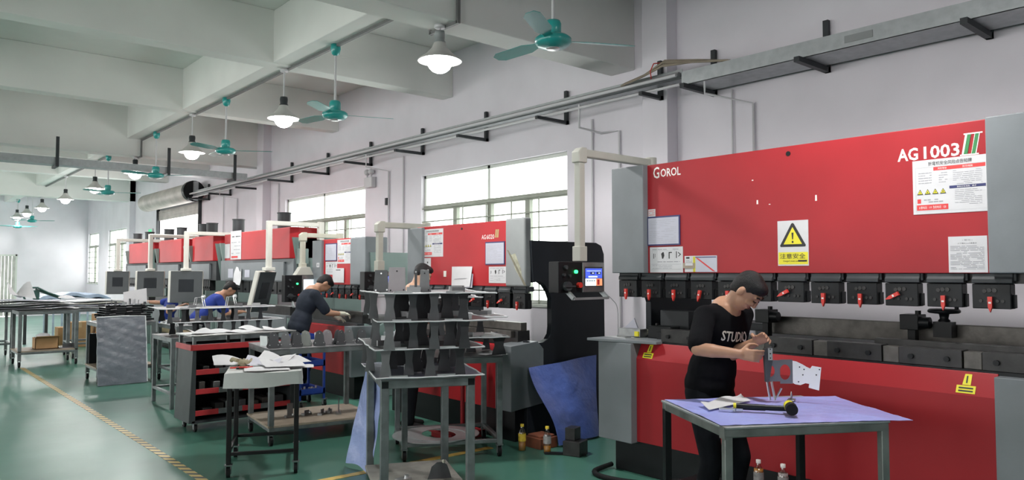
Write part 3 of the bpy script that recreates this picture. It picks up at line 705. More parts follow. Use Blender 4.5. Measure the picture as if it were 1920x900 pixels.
part(m1, MB().box(XD + .14, XD + .26, ylow - 1.9, ylow - .1, z1 + .012, z1 + .075), 'die_rail', BLACK, .004)
part(m1, MB().box(5.38, 5.44, yrl2 - .5, ylow - .9, z1 + .10, z1 + .235), 'back_gauge_beam', BSTEEL, .004)
part(m1, MB().box(5.10, 5.38, yrl2 - .5, ylow - .3, z1 + .0, z1 + .075), 'gauge_table', DSTEEL, .004)
for u, v in ((1712, 603), (1438, 592)):
    g = atX(u, v, 5.28)
    mb = MB().box(g.x - .08, g.x + .06, g.y - .06, g.y + .055, g.z - .05, g.z + .05).cyl((g.x - .04, g.y - .12, g.z), (g.x - .04, g.y - .05, g.z), .036, n=18).cyl((g.x - .02, g.y - .04, g.z + .05), (g.x - .02, g.y - .04, g.z + .075), .018, n=12).box(g.x - .02, g.x + .04, g.y - .02, g.y + .03, z1 + .05, g.z - .04)
    part(m1, mb, 'gauge_finger', BLACK, .004)
g = atX(1770, 583, 5.30)
o = part(m1, MB().lathe([(.0, .015), (.085, .013), (.095, .004), (.095, -.008), (.085, -.014), (.03, -.02), (.025, -.05), (.035, -.06), (.035, -.075)], (g.x, g.y, g.z), 26).box(g.x - .04, g.x + .04, g.y - .055, g.y + .055, g.z - .17, g.z - .07), 'hand_wheel', BLACK)
sub(o, MB().cyl((g.x, g.y - .075, g.z + .01), (g.x, g.y - .075, g.z + .06), .012, n=10), 'crank_grip', BLACK)
for y0 in (4.22, yrl2 - .6): side_frame(m1, y0, y0 + .06, NAVYBLK, 5.0, 6.18, 2.45, 1.56, 1.02, 5.26)
part(m1, MB().box(5.45, 5.8, 3.2, 4.22, 1.18, 1.24).box(5.3, 5.45, 3.85, 4.15, 1.14, 1.32), 'gauge_carriage', DGREY, .006)
# shelf on the left lower cover
part(m1, MB().prism([(4.67, 4.44), (4.80, 3.80), (5.08, 3.80), (5.2, 4.44)], (0, 0, z1 - .003), (1, 0, 0), (0, 1, 0), (0, 0, .022)), 'side_shelf', GREY, .003)
# swing arm and panel
swing_arm(m1, 4.2, 5.25, 4.34, 2.62, 1.74, .064)
control_panel(m1, 4.04, 4.56, 4.2, 1.42, 1.735)
part(m1, MB().bar((5.25, 4.2, zt - .02), (5.25, 4.2, 2.6), .16, .12), 'arm_mount', BEIGE, .01)

# things lying on the near machine's shelf -----------------------------------------
sz = z1 + .020
def glove(label, loc, rz, s=1, m=GLOVE):
    o = thing('work_glove', label, 'glove', loc, rz)
    mb = MB(); mb.ball((0, 0, .022), .05, None, 12, (1.1, .8, .45))
    mb.build('palm', m, o)
    for k in range(4):
        a = R(-24 + 16 * k); mb = MB().tube([(.03, -.03 + .02 * k, .02), (.07 + .01 * math.cos(a), -.035 + .024 * k, .034), (.115, -.045 + .03 * k, .016)], .0125, 8); mb.build('finger', m, o)
    MB().tube([(-.01, .035, .02), (.03, .075, .026), (.055, .085, .014)], .013, 8).build('thumb', m, o)
    MB().lathe([(.034, -.02), (.036, .02), (.033, .05)], (0, 0, 0), 14).build('cuff', m, o).rotation_euler = (0, R(-90), 0)
    o.children[-1].location = (-.02, 0, .024); o.scale = (s, s, s); return o
g = atZ(1203, 626, sz + .02); glove('crumpled pale work glove lying on the near press side shelf', (g.x, g.y, sz), R(-70))
g = atZ(1152, 630, sz + .01); o = thing('metal_offcut', 'scatter-cut thin metal plate lying flat on the near press side shelf', 'metal plate', (g.x + .02, g.y - .05, sz))
MB().prism([(-.14, -.03), (.12, -.07), (.16, .0), (.1, .05), (-.1, .06)], (0, 0, 0), (0, -1, 0), (1, 0, 0), (0, 0, .006)).build('plate', BRIGHT, o)
MB().prism([(-.02, -.02), (.09, -.05), (.12, .0), (.0, .03)], (0, 0, .006), (0, -1, 0), (1, 0, 0), (0, 0, .01)).build('folded_edge', STEEL, o)
g = Vector((5.12, 4.25, sz))
o = thing('tool_box', 'small clear parts box with a yellow catch on the near press side shelf', 'box', (5.06, 4.25, sz))
MB().box(-.05, .05, -.11, .13, 0, .07).build('tray', STEEL, o, .005); MB().prism([(.13, .07), (.02, .155), (-.02, .07)], (.03, 0, 0), (0, 1, 0), (0, 0, 1), (.01, 0, 0)).build('divider', PAPERG, o); MB().box(-.065, -.05, -.1, -.06, .01, .05).build('catch', YELLOW, o)
o = thing('die_block', 'black die block with a stud, standing behind the glove on the near press', 'die block', (5.10, 3.98, sz))
MB().box(-.06, .07, -.14, .10, 0, .105).build('block', BLACK, o, .006); MB().cyl((0, .05, .105), (0, .05, .125), .012).build('stud', DSTEEL, o)
cable([(4.82, 4.3, .03), (4.55, 4.25, .022), (4.5, 4.02, .02), (4.62, 3.75, .02), (4.85, 3.6, .03)], .021, 'floor_hose', 'black hose looping on the floor at the near press plinth')
cable([(6.08, 5.53, 1.42), (6.13, 5.45, 1.36), (6.17, 5.4, 1.2), (6.15, 5.42, .6), (6.10, 5.45, .02)], .0035, 'loose_wire', 'thin loose grey wire hanging behind the black side frame', GALV)

# ---------------------------------------------------------------- second machine
m2 = thing('press_brake', 'red press brake with scratched grey end cover and black side frame, at the big window', 'press brake', (5.3, 6.5, 0))
X2 = 4.97; XC2 = 4.93; XL2 = 4.76
zt, zr = atX(947, 413, X2).z, atX(947, 537, X2).z
yl, yr = atX(791, 450, X2).y, atX(949, 450, X2).y
pan = part(m2, MB().box(X2, X2 + .05, yr - .1, yl + .1, zr, zt), 'ram_panel', REDS, .004)
lt = MB(); p0 = atX(903, 449, X2 - .001); lt.text('AG', p0, XM, ZU, .048, WHITE, .072, .004); lt.text('6020', p0 + Vector((0, -.085, 0)), XM, ZU, .048, WHITE, .128, .004)
sub(pan, lt, 'lettering'); lt = MB(); lt.text('II', p0 + Vector((0, -.225, .012)), XM, ZU, .085, mat('gold_lettering', (.45, .33, .14), .5), .055, .05, .12); sub(pan, lt, 'lettering')
b = atX(866, 429, X2); sub(pan, MB().cyl((X2 - .004, b.y, b.z), (X2 + .01, b.y, b.z), .014, n=14), 'bolt_hole', BLACK)
part(m2, MB().box(X2 + .05, X2 + .30, yr - .0, yl + .2, zr, zt - .05), 'ram_beam', DGREY)
a, b = atX(764, 450, XC2).y, atX(791, 450, XC2).y
part(m2, MB().box(XC2, XC2 + .35, b, a, zr, zt - .01), 'end_cover', GREY, .008)
a, b = atX(947, 450, XC2).y, atX(984, 450, XC2).y
ec = part(m2, MB().box(XC2, XC2 + .09, b, a, zr - .0, zt + .012), 'end_cover', LGREY, .02, 3)
def decal(P, m, X):
    return MB().add([atX(u, v, X) for u, v in P], [tuple(range(len(P)))], m)
SCR = mat('scrape_mark', (.17, .155, .11), .6, var=.3, scale=20); SCR2 = mat('scrape_mark_pale', (.37, .36, .27), .6, var=.3, scale=20)
sub(ec, decal([(950, 468), (954, 470), (983, 527), (987, 536), (982, 535)], SCR, XC2 - .0012), 'scrape'); sub(ec, decal([(958, 478), (966, 475), (977, 505), (980, 530), (966, 505)], SCR2, XC2 - .0008), 'scrape')
risk_board(m2, X2, 792, 431, 831, 481)
framed_page(m2, X2, 911, 454, 947, 496)
tool_chart(m2, X2, 917, 500, 949, 531)
s = Sheet(X2, 796, 484, 808, 506); s.rect(.45, .55, .6, .7, INK); part(m2, s.mb, 'paper_tag')
s = Sheet(X2, 832, 508, 837, 519, CREAM); part(m2, s.mb, 'paper_tag')
q0 = atX(849, 500, X2); q1 = atX(886, 541, X2)
def curl(a, b): return (X2 - .012 - .05 * (1 - b) * (a * .6 + .4) - .01 * math.sin(a * 5), q0.y + (q1.y - q0.y) * (a * (1 if b > .5 else 1) + .05 * (1 - b)) - .0, q0.z - .0 + (q1.z - q0.z) * (1 - b) + .02 * a * (1 - b))
mb = MB().sheet(curl, 8, 8, PAPER)
for k in range(4): mb.add([Vector(curl(a_, b_)) + Vector((-.003, 0, 0)) for a_, b_ in ((.2 + k * .1, .4), (.5 + k * .1, .42), (.5 + k * .1, .44), (.2 + k * .1, .42))], [(0, 1, 2, 3)], GINK)
part(m2, mb, 'drawing_sheets')
part(m2, MB().sheet(lambda a, b: Vector(curl(a, b)) + Vector((.018, -.02 * (1 - b), -.01)), 6, 6, PAPERG), 'drawing_sheets')
Ya, Yb = atX(772, 545, X2).y, atX(990, 545, X2).y; N = 9; zb2 = atX(985, 580, X2).z
lv2 = [0, 0, 0, 0, 0, 2, 0, 2, 0]
for k in range(N): punch_holder(m2, X2 + .005, Ya - (Ya - Yb) / N * k, Ya - (Ya - Yb) / N * (k + 1) + .012, zr, zb2, lv2[k])
zb1 = atY(1000, 640, 5.5).z; ya = 7.9; yb = 5.5
part(m2, MB().box(XL2, XL2 + .1, 5.72, 7.6, .30, zb1 - .04), 'bed_panel', REDS, .004)
part(m2, MB().prism([(XL2 - .05, .31), (XL2 - .05, zb1 - .03), (XL2 + .30, zb1 - .0), (XL2 + .38, zb1 - .08), (XL2 + .38, .35)], (0, 5.48, 0), (1, 0, 0), (0, 0, 1), (0, .24, 0)), 'lower_cover', GREY, .006)
part(m2, MB().box(XL2 - .04, XL2 + .3, 7.6, 7.85, .3, zb1 - .03), 'lower_cover', GREY, .006)
part(m2, MB().box(XL2 + .06, 6.0, 5.55, 7.8, 0, .31), 'plinth', BLACK)
part(m2, MB().box(XL2 + .1, XL2 + .6, 5.6, 7.7, .3, zb1 - .05), 'bed_body', DGREY)
part(m2, MB().box(XL2 + .16, XL2 + .32, 5.62, 7.6, zb1 - .05, zb1 + .10), 'die_rail', DSTEEL, .004)
part(m2, MB().box(XL2 + .12, XL2 + .2, 5.68, 7.5, zb1 + .03, zb1 + .10), 'die_holder', BSTEEL, .004)
part(m2, MB().box(XL2 + .20, XL2 + .28, 5.62, 7.5, zb1 + .10, zb1 + .18), 'die', BSTEEL, .004)
for yy in (5.9, 6.4, 6.9): part(m2, MB().cyl((XL2 + .10, yy, zb1 + .06), (XL2 + .13, yy, zb1 + .06), .018, n=12), 'bolt', BLACK)
for y0 in (5.5, 7.6): side_frame(m2, y0, y0 + .07, NAVYBLK, 4.99, 6.06, 1.97, 1.55, .98, 5.27)
swing_arm(m2, 7.72, 5.25, 4.58, 2.215, 1.66, .068, mat('dusty_beige', (.40, .39, .34), .5, var=.08, scale=6))
control_panel(m2, 4.35, 4.85, 7.72, 1.34, 1.66)
# foot pedal
o = thing('foot_pedal', 'red foot pedal post with a flat red base beside the second press', 'foot pedal', (4.57, 6.12, 0))
MB().box(-.22, .16, -.18, .18, .0, .05).box(-.24, .18, -.2, .2, .05, .075).build('base', RED, o, .006); MB().cyl((-.02, -.08, .07), (-.02, -.08, .62), .022, n=12).build('post', RED, o); MB().box(-.12, .05, -.12, -.02, .6, .64).build('tread', RED, o, .006)

# ---------------------------------------------------------------- third machine
m3 = thing('press_brake', 'red and grey press brake at the back of the man in the charcoal shirt', 'press brake', (5.3, 9.3, 0))
X3 = 5.0
zt, zr = atX(640, 447, X3).z, atX(690, 535, X3).z
ye = [atX(u, 490, X3).y for u in (590, 607, 661, 690)]
part(m3, MB().box(X3, X3 + .05, ye[2] - .05, ye[1] + .05, zr, zt), 'ram_panel', REDS, .004)
part(m3, MB().box(X3 + .05, X3 + .3, ye[3] + .02, ye[0], zr, zt - .05), 'ram_beam', DGREY)
part(m3, MB().box(X3 - .04, X3 + .3, ye[1], ye[0], zr, zt - .01), 'end_cover', GREY, .008)
part(m3, MB().box(X3 - .04, X3 + .3, ye[3], ye[2], zr, zt), 'end_cover', GREY, .015)
framed_page(m3, X3, 611, 457, 632, 489)
risk_board(m3, X3, 633, 450, 660, 494)
tool_chart(m3, X3, 611, 491, 632, 515)
s = Sheet(X3 - .01, 624, 503, 645, 530); s.rect(.3, .85, .7, .9, INK); part(m3, s.mb, 'paper_tag')
s = Sheet(X3 - .042, 594, 493, 599, 501); s.rect(.2, .2, .8, .8, GINK); part(m3, s.mb, 'switch_plate')
Ya, Yb = ye[0], ye[3] + .05; N = 8
for k in range(N): punch_holder(m3, X3 + .005, Ya - (Ya - Yb) / N * k, Ya - (Ya - Yb) / N * (k + 1) + .012, zr, zr - .19, 0 if k % 3 else 2)
for y0 in (ye[3] - .02, ye[0] - .05): side_frame(m3, y0, y0 + .06, TEALG, X3 + .02, 5.75, 1.92, 1.5, .98, 5.3)
part(m3, MB().box(4.78, 4.88, ye[3] + .1, ye[0] - .05, .3, .93), 'bed_panel', REDS, .004)
part(m3, MB().box(4.74, 5.1, ye[3] - .05, ye[3] + .15, .3, .95), 'lower_cover', GREY, .006)
part(m3, MB().box(4.84, 5.7, ye[3] + .05, ye[0], 0, .3), 'plinth', BLACK)
part(m3, MB().box(4.88, 5.3, ye[3] + .05, ye[0] - .05, .3, .98), 'bed_body', DGREY)
part(m3, MB().box(4.95, 5.08, ye[3] + .05, ye[0] - .05, .98, 1.13), 'die_rail', DSTEEL, .004)
y3 = ye[0] + .02
p1 = atY(568, 441, y3); swing_arm(m3, y3, 5.42, p1.x, p1.z, 1.66, .066, mat('dusty_cream', (.50, .48, .40), .5, var=.08, scale=6))
q = atY(531, 516, y3); q2 = atY(593, 566, y3); control_panel(m3, q.x, q2.x, y3, q2.z - .1, q.z, 'white')
part(m3, MB().prism([(-.16, 0), (.12, 0), (.06, .12), (-.08, .12)], (p1.x + .03, y3 - .06, q.z), (1, 0, 0), (0, 0, 1), (0, .12, 0)), 'panel_bracket', BEIGE, .006)

# ---------------------------------------------------------------- four hydraulic machines
def hydraulic(label, Y0, Y1, notice, arm_uv, mon, mtilt, inset=.55, xf=4.95):
    """Y0 near end, Y1 far end"""
    r = thing('press_brake', label, 'press brake', (5.4, (Y0 + Y1) / 2, 0))
    zb, zt = 1.87, 2.36
    bx = [(xf + .14, Y0), (xf, Y0 + .04), (xf, Y1 - inset), (xf + .12, Y1 - inset + .13), (xf + .12, Y1 - .02), (xf + .5, Y1), (xf + .5, Y0)]
    part(r, MB().prism([(x, y) for x, y in bx], (0, 0, zb), (1, 0, 0), (0, 1, 0), (0, 0, zt - zb)), 'cylinder_cover', REDS, .01)
    part(r, MB().box(xf + .06, xf + .25, Y0 + .02, Y1 - .02, 1.5, zb), 'ram_beam', DGREY if not notice else GREY, .004)
    part(r, MB().box(xf + .02, xf + .06, Y0 + .3, Y1 - .3, 1.52, zb - .05), 'ram_face', GREY, .004)
    for yy in (Y0 + .75, Y1 - .45):
        part(r, MB().cyl((xf + .22, yy, zt), (xf + .22, yy, zt + .26), .105, n=24).cyl((xf + .22, yy, zt + .26), (xf + .22, yy, zt + .275), .115, n=24), 'hydraulic_cylinder', DGREY)
    n = 9
    for k in range(n):
        yk = Y1 - .3 - (Y1 - Y0 - .6) * k / n; part(r, MB().box(xf + .05, xf + .16, yk - (Y1 - Y0 - .6) / n + .03, yk, 1.30, 1.5).cyl((xf + .03, yk - .1, 1.36), (xf + .05, yk - .1, 1.36), .02, n=8), 'punch_holder', BLACK, .004)
    for yy in (Y0 + .0, Y1 - .06):
        side_frame(r, yy, yy + .06, TEALG, xf + .03, 6.1, 2.2, 1.5, .95, 5.35)
    part(r, MB().box(xf - .02, xf + .3, Y0 + .1, Y1 - .1, .12, .98), 'bed_panel', GREY, .006)
    part(r, MB().box(xf + .05, xf + .2, Y0 + .1, Y1 - .1, .98, 1.12), 'die_rail', DSTEEL, .004)
    part(r, MB().box(xf + .1, 6.0, Y0 + .1, Y1 - .1, 0, .2), 'plinth', BLACK)
    # cream arm with flat monitor
    (ua, va), ya = arm_uv
    p = atY(ua, va, ya); a = part(r, MB().bar((xf + .45, ya, p.z), (p.x, ya, p.z), .07, .07), 'swing_arm', CREAM, .015)
    sub(a, MB().bar((p.x, ya, p.z + .035), (p.x, ya, 1.68), .08, .08), 'post', CREAM, .015)
    sub(a, MB().bar((p.x, ya, 1.68), (p.x, ya, 1.73), .15, .15), 'collar', CREAM, .01)
    sub(a, MB().bar((xf + .45, ya, 2.16), (xf + .45, ya, p.z + .05), .09, .09), 'mount', CREAM, .01)
    ang, w, h = mon[:3]; c = Vector((p.x, ya, 1.68 - h / 2)) - Vector((.757, -.653, 0)) * (mon[3] if len(mon) > 3 else 0); ax = Vector((math.cos(ang), math.sin(ang), 0)); up = Vector((math.sin(mtilt) * -math.sin(ang) * -1, math.sin(mtilt) * math.cos(ang) * -1, math.cos(mtilt))).normalized(); nn = ax.cross(up)
    mo = part(r, MB().obox(c, ax * w / 2, nn * .035, up * h / 2), 'monitor', CREAM, .012)
    sub(mo, MB().obox(c + nn * .037 + ax * w * .035, ax * w * .462, nn * .004, up * h * .492), 'screen_face', mat('slate_glass', (.030, .038, .043), .3, var=.1), .003)
    sub(mo, MB().obox(c + nn * .042 + ax * w * .03 + up * h * .03, ax * w * .22, nn * .002, up * h * .2), 'screen_glass', NAVYBLK)
    return r, mo
h4, mo4 = hydraulic('red topped hydraulic press with a white notice on its cylinder cover', 11.0, 14.2, True, ((505, 418), 10.9), (R(38), .50, .62, .11), R(14), 1.05)
# motor and oil tank on the near side of that machine
mt = part(h4, MB().cyl((5.1, 10.9, 1.62), (5.1, 10.9, 1.78), .05, n=16).box(5.03, 5.17, 10.83, 10.97, 1.78, 2.02).cyl((5.1, 10.9, 2.02), (5.1, 10.9, 2.2), .045, n=16).cyl((5.1, 10.9, 2.12), (5.1, 10.9, 2.15), .065, n=16), 'servo_motor', TEALG, .006)
s = Sheet(4.948, 433, 434, 452, 486); s.lines(.15, .75, .95, .85, 1, INK, .3).lines(.1, .15, .95, .66, 4, GINK, .2).rect(.1, .05, .7, .12, REDINK); part(h4, s.mb, 'notice')
s = Sheet(5.068, 421, 458, 431, 484); part(h4, s.mb, 'notice')
for u0, v0, u1, v1 in ((428, 504, 437, 521), (459, 506, 468, 520)): s = Sheet(4.968, u0, v0, u1, v1, PAPERG); part(h4, s.mb, 'notice')
q = atX(446, 500, 4.95); part(h4, MB().sheet(lambda a, b: (4.96 - .04 * (1 - b) - .02 * math.sin(a * 4 + b * 3), q.y + .13 - .26 * a - .04 * b, q.z - .28 * (1 - b) - .05 * a), 6, 6, PAPER), 'loose_paper')
h5, _ = hydraulic('hydraulic press with a plain red cover, behind the broad dark monitor', 14.4, 16.05, False, ((350, 437), 14.32), (R(-32), .60, .58), R(-3))
h6, _ = hydraulic('hydraulic press with bright red cover, right of the farthest red one', 16.3, 18.4, False, ((283, 442), 16.2), (R(-32), .55, .52), R(-3))
h7, _ = hydraulic('farthest red topped hydraulic press, near the end wall windows', 18.75, 21.0, False, ((222, 450), 18.65), (R(-30), .50, .52), R(-3))
# ================================================================== TABLES AND TROLLEYS
def caster(root, x, y, r=.045, m=RUBBER):
    o = MB().box(x - .03, x + .03, y - .03, y + .03, r * 2 + .012, r * 2 + .02).box(x - .022, x - .016, y - .02, y + .02, r * .7, r * 2 + .015).box(x + .016, x + .022, y - .02, y + .02, r * .7, r * 2 + .015).build('caster_fork', TUBE, root)
    MB().cyl((x - .014, y, r), (x + .014, y, r), r, n=18).build('wheel', m, o, .004)
    return o
def steel_table(label, loc, rz, w, d, h, leg=.05, m=TUBE, casters=0, rail_z=None, top=None, shelf=None, top_th=.012, cat='table', name='work_table', backleg=None):
    """origin = near left corner on the floor, +x along the front, +y to the back"""
    o = thing(name, label, cat, (loc[0], loc[1], 0), rz)
    z0 = casters * 2 + .02 if casters else 0
    L = leg
    for i, (x, y) in enumerate(((L / 2, L / 2), (w - L / 2, L / 2), (L / 2, d - L / 2), (w - L / 2, d - L / 2))):
        MB().box(x - L / 2, x + L / 2, y - L / 2, y + L / 2, z0, h - L).build('leg', (backleg if backleg and i >= 2 else m), o, .004)
        if casters: caster(o, x, y, casters)
    zr = h - L - top_th
    MB().box(0, w, 0, L, zr, h - top_th).build('frame_rail', m, o, .004); MB().box(0, w, d - L, d, zr, h - top_th).build('frame_rail', m, o, .004)
    MB().box(0, L, L, d - L, zr, h - top_th).build('frame_rail', m, o, .004); MB().box(w - L, w, L, d - L, zr, h - top_th).build('frame_rail', m, o, .004)
    if top: MB().box(-.005, w + .005, -.005, d + .005, h - top_th, h).build('table_top', top, o, .003)
    if rail_z is not None:
        for (x0, x1, y0, y1) in ((L, w - L, 0, L * .8), (L, w - L, d - L * .8, d), (0, L * .8, L, d - L), (w - L * .8, w, L, d - L)):
            MB().box(x0, x1, y0, y1, rail_z - L * .7, rail_z).build('stretcher', m, o, .004)
    if shelf: MB().box(-.01, w + .01, .0, d, rail_z, rail_z + .022).build('lower_shelf', shelf, o, .003)
    return o
def loc_pt(o, x, y, z=0):
    c, s = math.cos(o.rotation_euler.z), math.sin(o.rotation_euler.z)
    return Vector((o.location.x + x * c - y * s, o.location.y + x * s + y * c, z))

# --- worktable of the man in black -------------------------------------------------
T1H = .88
STEELB = mat('worn_table_steel', (.30, .31, .30), .35, .75, var=.35, scale=5, bump=.04)
t1 = steel_table('bare steel worktable covered with blue film, in front of the man in black', (3.25, 2.15), R(-29.9), .92, .81, T1H, .042, STEELB, top=GALV, backleg=BLACK)
MB().box(-.006, .0, -.006, .05, T1H - .06, T1H).build('corner_plate', STEELB, t1)
BL, FL, FR, BR = (atZ(u, v, T1H) for u, v in ((1246, 750), (1352, 799), (1712, 788), (1566, 743)))
def filmpt(a, b):
    p = (FL * (1 - a) + FR * a) * (1 - b) + (BL * (1 - a) + BR * a) * b
    return Vector((p.x, p.y, T1H + .003 + .004 * math.sin(a * 9 + b * 4) * math.sin(b * 7) ** 2 + .003 * random.random() + (.0 if a < .8 else (a - .8) * -.02)))
tag(MB().sheet(filmpt, 26, 18, BLUEFILM, .0015).build('plastic_film'), 'wide blue protective film spread over the near worktable', 'plastic film')
tz = T1H + .012
p0 = atZ(1330, 770, tz); p1 = atZ(1408, 752, tz)
o = tag(MB().sheet(lambda a, b: (p0.x + (p1.x - p0.x) * a + .10 * b, p0.y + (p1.y - p0.y) * a + .13 * b, tz + .004 + .02 * abs(math.sin(a * 5 + b * 2)) * b), 10, 6, PAPER).build('crumpled_paper'), 'crumpled white paper under the mallet handle on the near worktable', 'paper')
# mallet
a, b = atZ(1376, 762, tz + .02), atZ(1484, 767, tz + .02)
o = thing('mallet', 'black handled mallet with a yellow collar on the blue film', 'hammer', (a.x, a.y, tz)); d = b - a; d.z = 0; L = d.length; d.normalize(); sd = Vector((-d.y, d.x, 0))
def q(t, s=0, z=.021): return d * (L * t) + sd * s + Vector((0, 0, z))
MB().cyl(q(.0), q(.55), .018, .017, 14).build('grip', BLACK, o); MB().cyl(q(-.01), q(.04), .019, .019, 14).build('butt_cap', YELLOW, o); MB().cyl(q(.55), q(.95), .015, .015, 14).build('shaft', BLACK, o)
MB().cyl(q(.97, .05, .031), q(.97, -.02, .031), .028, n=18).build('head', YELLOW, o); MB().cyl(q(.985, -.02, .031), q(.985, -.09, .031), .031, n=18).build('rubber_face', RUBBER, o, .006)
a = atZ(1366, 770, tz); o = thing('pliers', 'small silver pliers lying at the table edge beside the mallet grip', 'pliers', (a.x, a.y, tz), R(-60))
for s in (-1, 1): MB().bar((-.05, .012 * s, .008), (.03, .004 * s, .008), .009, .012).build('handle', BRIGHT, o, .003)
MB().cyl((.035, 0, .0), (.035, 0, .016), .012, n=12).build('pivot', STEEL, o); MB().prism([(.03, -.012), (.075, -.003), (.075, .003), (.03, .012)], (0, 0, .002), (1, 0, 0), (0, 1, 0), (0, 0, .012)).build('jaw', BRIGHT, o)
a = atZ(1484, 750, tz); o = thing('metal_clip', 'small bent metal clip on the film behind the mallet head', 'metal clip', (a.x, a.y, tz), R(20))
MB().prism([(-.035, 0), (.035, 0), (.03, .006), (-.03, .006)], (0, -.02, 0), (1, 0, 0), (0, 0, 1), (0, .04, 0)).build('base', PLATE, o); MB().prism([(-.03, .0), (.01, .045), (.04, .02), (.03, .0)], (0, .0, .004), (1, 0, 0), (0, 0, 1), (0, .004, 0)).build('upright', PLATE, o)

# workpiece held by the man
def plate_hole(mb, P, x0, x1, y0, y1, cx, cy, rx, ry, th, m):
    n = 32; out = []; inn = []
    for i in range(n):
        t = 2 * math.pi * i / n; c, s = math.cos(t), math.sin(t); k = 1 / max(abs(c), abs(s)); ex, ey = c * k, s * k
        out.append((x1 if ex > 0.999 else x0 if ex < -.999 else (cx + ex * ((x1 - cx) if ex > 0 else (cx - x0))), y1 if ey > .999 else y0 if ey < -.999 else (cy + ey * ((y1 - cy) if ey > 0 else (cy - y0)))))
        inn.append((cx + rx * c, cy + (ry if y1 > y0 else -ry) * s))
    vs = [P(x, y, z) for z in (0, th) for ring in (out, inn) for x, y in ring]
    fs = []
    for i in range(n):
        j = (i + 1) % n
        fs += [(i, n + i, n + j, j), (2 * n + i, 2 * n + j, 3 * n + j, 3 * n + i), (n + i, 3 * n + i, 3 * n + j, n + j), (i, j, 2 * n + j, 2 * n + i)]
    mb.add(vs, fs, m)
g = atZ(1443, 752, tz + .0); ex = Vector((math.cos(YAW), -math.sin(YAW), 0)); ey = Vector((0, 0, 1)); en = Vector((-math.sin(YAW), -math.cos(YAW), 0))
o = thing('steel_bracket', 'bent steel workpiece with two round holes, held upright on the near table', 'bracket', (g.x, g.y, tz))
S = 1 / 312
def PW(u, v, z=0): return ex * ((u - 1443) * S) + ey * ((752 - v) * S) + en * z
pl = MB(); plate_hole(pl, PW, 1434, 1463, 716, 677, 1445.5, 697, 7.5, 10.5, .003, PLATE); plate_hole(pl, PW, 1463, 1486, 720, 676, 1472, 699, 10, 14, .003, PLATE); pl.build('web_plate', PLATE, o)
WP = [(1486, 678), (1492, 679), (1502, 684), (1508, 688), (1514, 691), (1517, 686), (1531, 688), (1527, 730), (1511, 726), (1512, 719), (1506, 718), (1498, 722), (1490, 721), (1485, 718)]
wp = MB().prism([(u, v) for u, v in WP], -PW(0, 0) * 0, (0, 0, 0), (0, 0, 0), (0, 0, 0)) if False else MB()
n_ = len(WP); ang = .9
def PV(u, v, z): 
    e2 = (ex * .92 + en * .38).normalized(); return PW(1486, v) + e2 * ((u - 1486) * S / .92) + en * z
wp.add([PV(u, v, 0) for u, v in WP] + [PV(u, v, .003) for u, v in WP], [tuple(range(n_)), tuple(range(n_, 2 * n_))[::-1]] + [(i, n_ + i, n_ + (i + 1) % n_, (i + 1) % n_) for i in range(n_)])
fl = wp.build('bright_flange', mat('lit_flange_sheet', (.90, .90, .88), .4, .0, var=.02), o)  # pale flange, its colour raised further to imitate the light it faces
hb = MB()
for u, v in ((1497, 689), (1495, 716), (1504, 693), (1502, 703), (1523, 702), (1528, 692)): hb.cyl(PV(u, v, .0025), PV(u, v, .0045), .004, n=8)
hb.build('screw_hole', INK, fl)
MB().add([PW(u, v, z) for z in (.004, .028) for u, v in ((1431, 656), (1446, 652), (1447, 676), (1440, 716), (1434, 716), (1432, 680))], [tuple(range(6)), tuple(range(6, 12))[::-1]] + [(i, 6 + i, 6 + (i + 1) % 6, (i + 1) % 6) for i in range(6)]).build('folded_arm', DPLATE, o)
sp = MB().obox(PW(1442, 665, .032), ex * .013, en * .002, ey * .035, BRIGHT)
for v in (656, 664, 672): sp.cyl(PW(1442, v, .033), PW(1442, v, .036), .004, n=8, m=INK)
sp.build('hinge_plate', BRIGHT, o)
for (u0, v0, u1, v1) in ((1438, 716, 1443, 750), (1446, 716, 1452, 750), (1453, 748, 1464, 728)): MB().bar(PW(u0, v0, .01), PW(u1, v1, .01), .016, .006).build('foot_tab', BRIGHT, o)

# --- bottles ------------------------------------------------------------------------
TEA = mat('orange_tea', (.62, .25, .02), .15, var=.1, coat=.4); TEAD = mat('brown_tea', (.36, .16, .03), .15, var=.1, coat=.4); CAPY = mat('yellow_cap', (.75, .55, .03), .4); WRAP = mat('bottle_wrap', (.70, .48, .05), .4, var=.4, scale=30); WRAPW = mat('clear_wrap', (.35, .33, .33), .4, var=.4, scale=30)
def bottle(label, loc, h, fill, capm, wrap, liquid):
    o = thing('drink_bottle', label, 'bottle', loc, 0, 'drink bottles on the floor'); k = h / .23
    MB().lathe([(.0, 0), (.030 * k, 0), (.033 * k, .008), (.033 * k, .06 * k), (.030 * k, .075 * k), (.033 * k, .09 * k), (.033 * k, .15 * k), (.026 * k, .175 * k), (.014 * k, .195 * k), (.013 * k, .215 * k)], (0, 0, 0), 20).build('body', PLAST, o)
    MB().lathe([(.0, .004), (.030 * k, .006), (.030 * k, fill * h), (.0, fill * h)], (0, 0, 0), 18).build('drink', liquid, o)
    MB().lathe([(.0338 * k, .085 * k), (.0338 * k, .150 * k)], (0, 0, 0), 20).build('wrapper', wrap, o)
    MB().lathe([(.016 * k, .208 * k), (.016 * k, .23 * k), (.0, .23 * k)], (0, 0, 0), 16).build('cap', capm, o)
g = atZ(979, 845, 0); bottle('half empty orange drink bottle with yellow cap, left one by the table wheel', (g.x, g.y, 0), .245, .40, CAPY, WRAP, TEA)
g = atZ(1026, 850, 0); bottle('orange drink bottle with yellow cap at the foot of the blue sheet', (g.x, g.y, 0), .245, .28, CAPY, WRAPW, TEA)
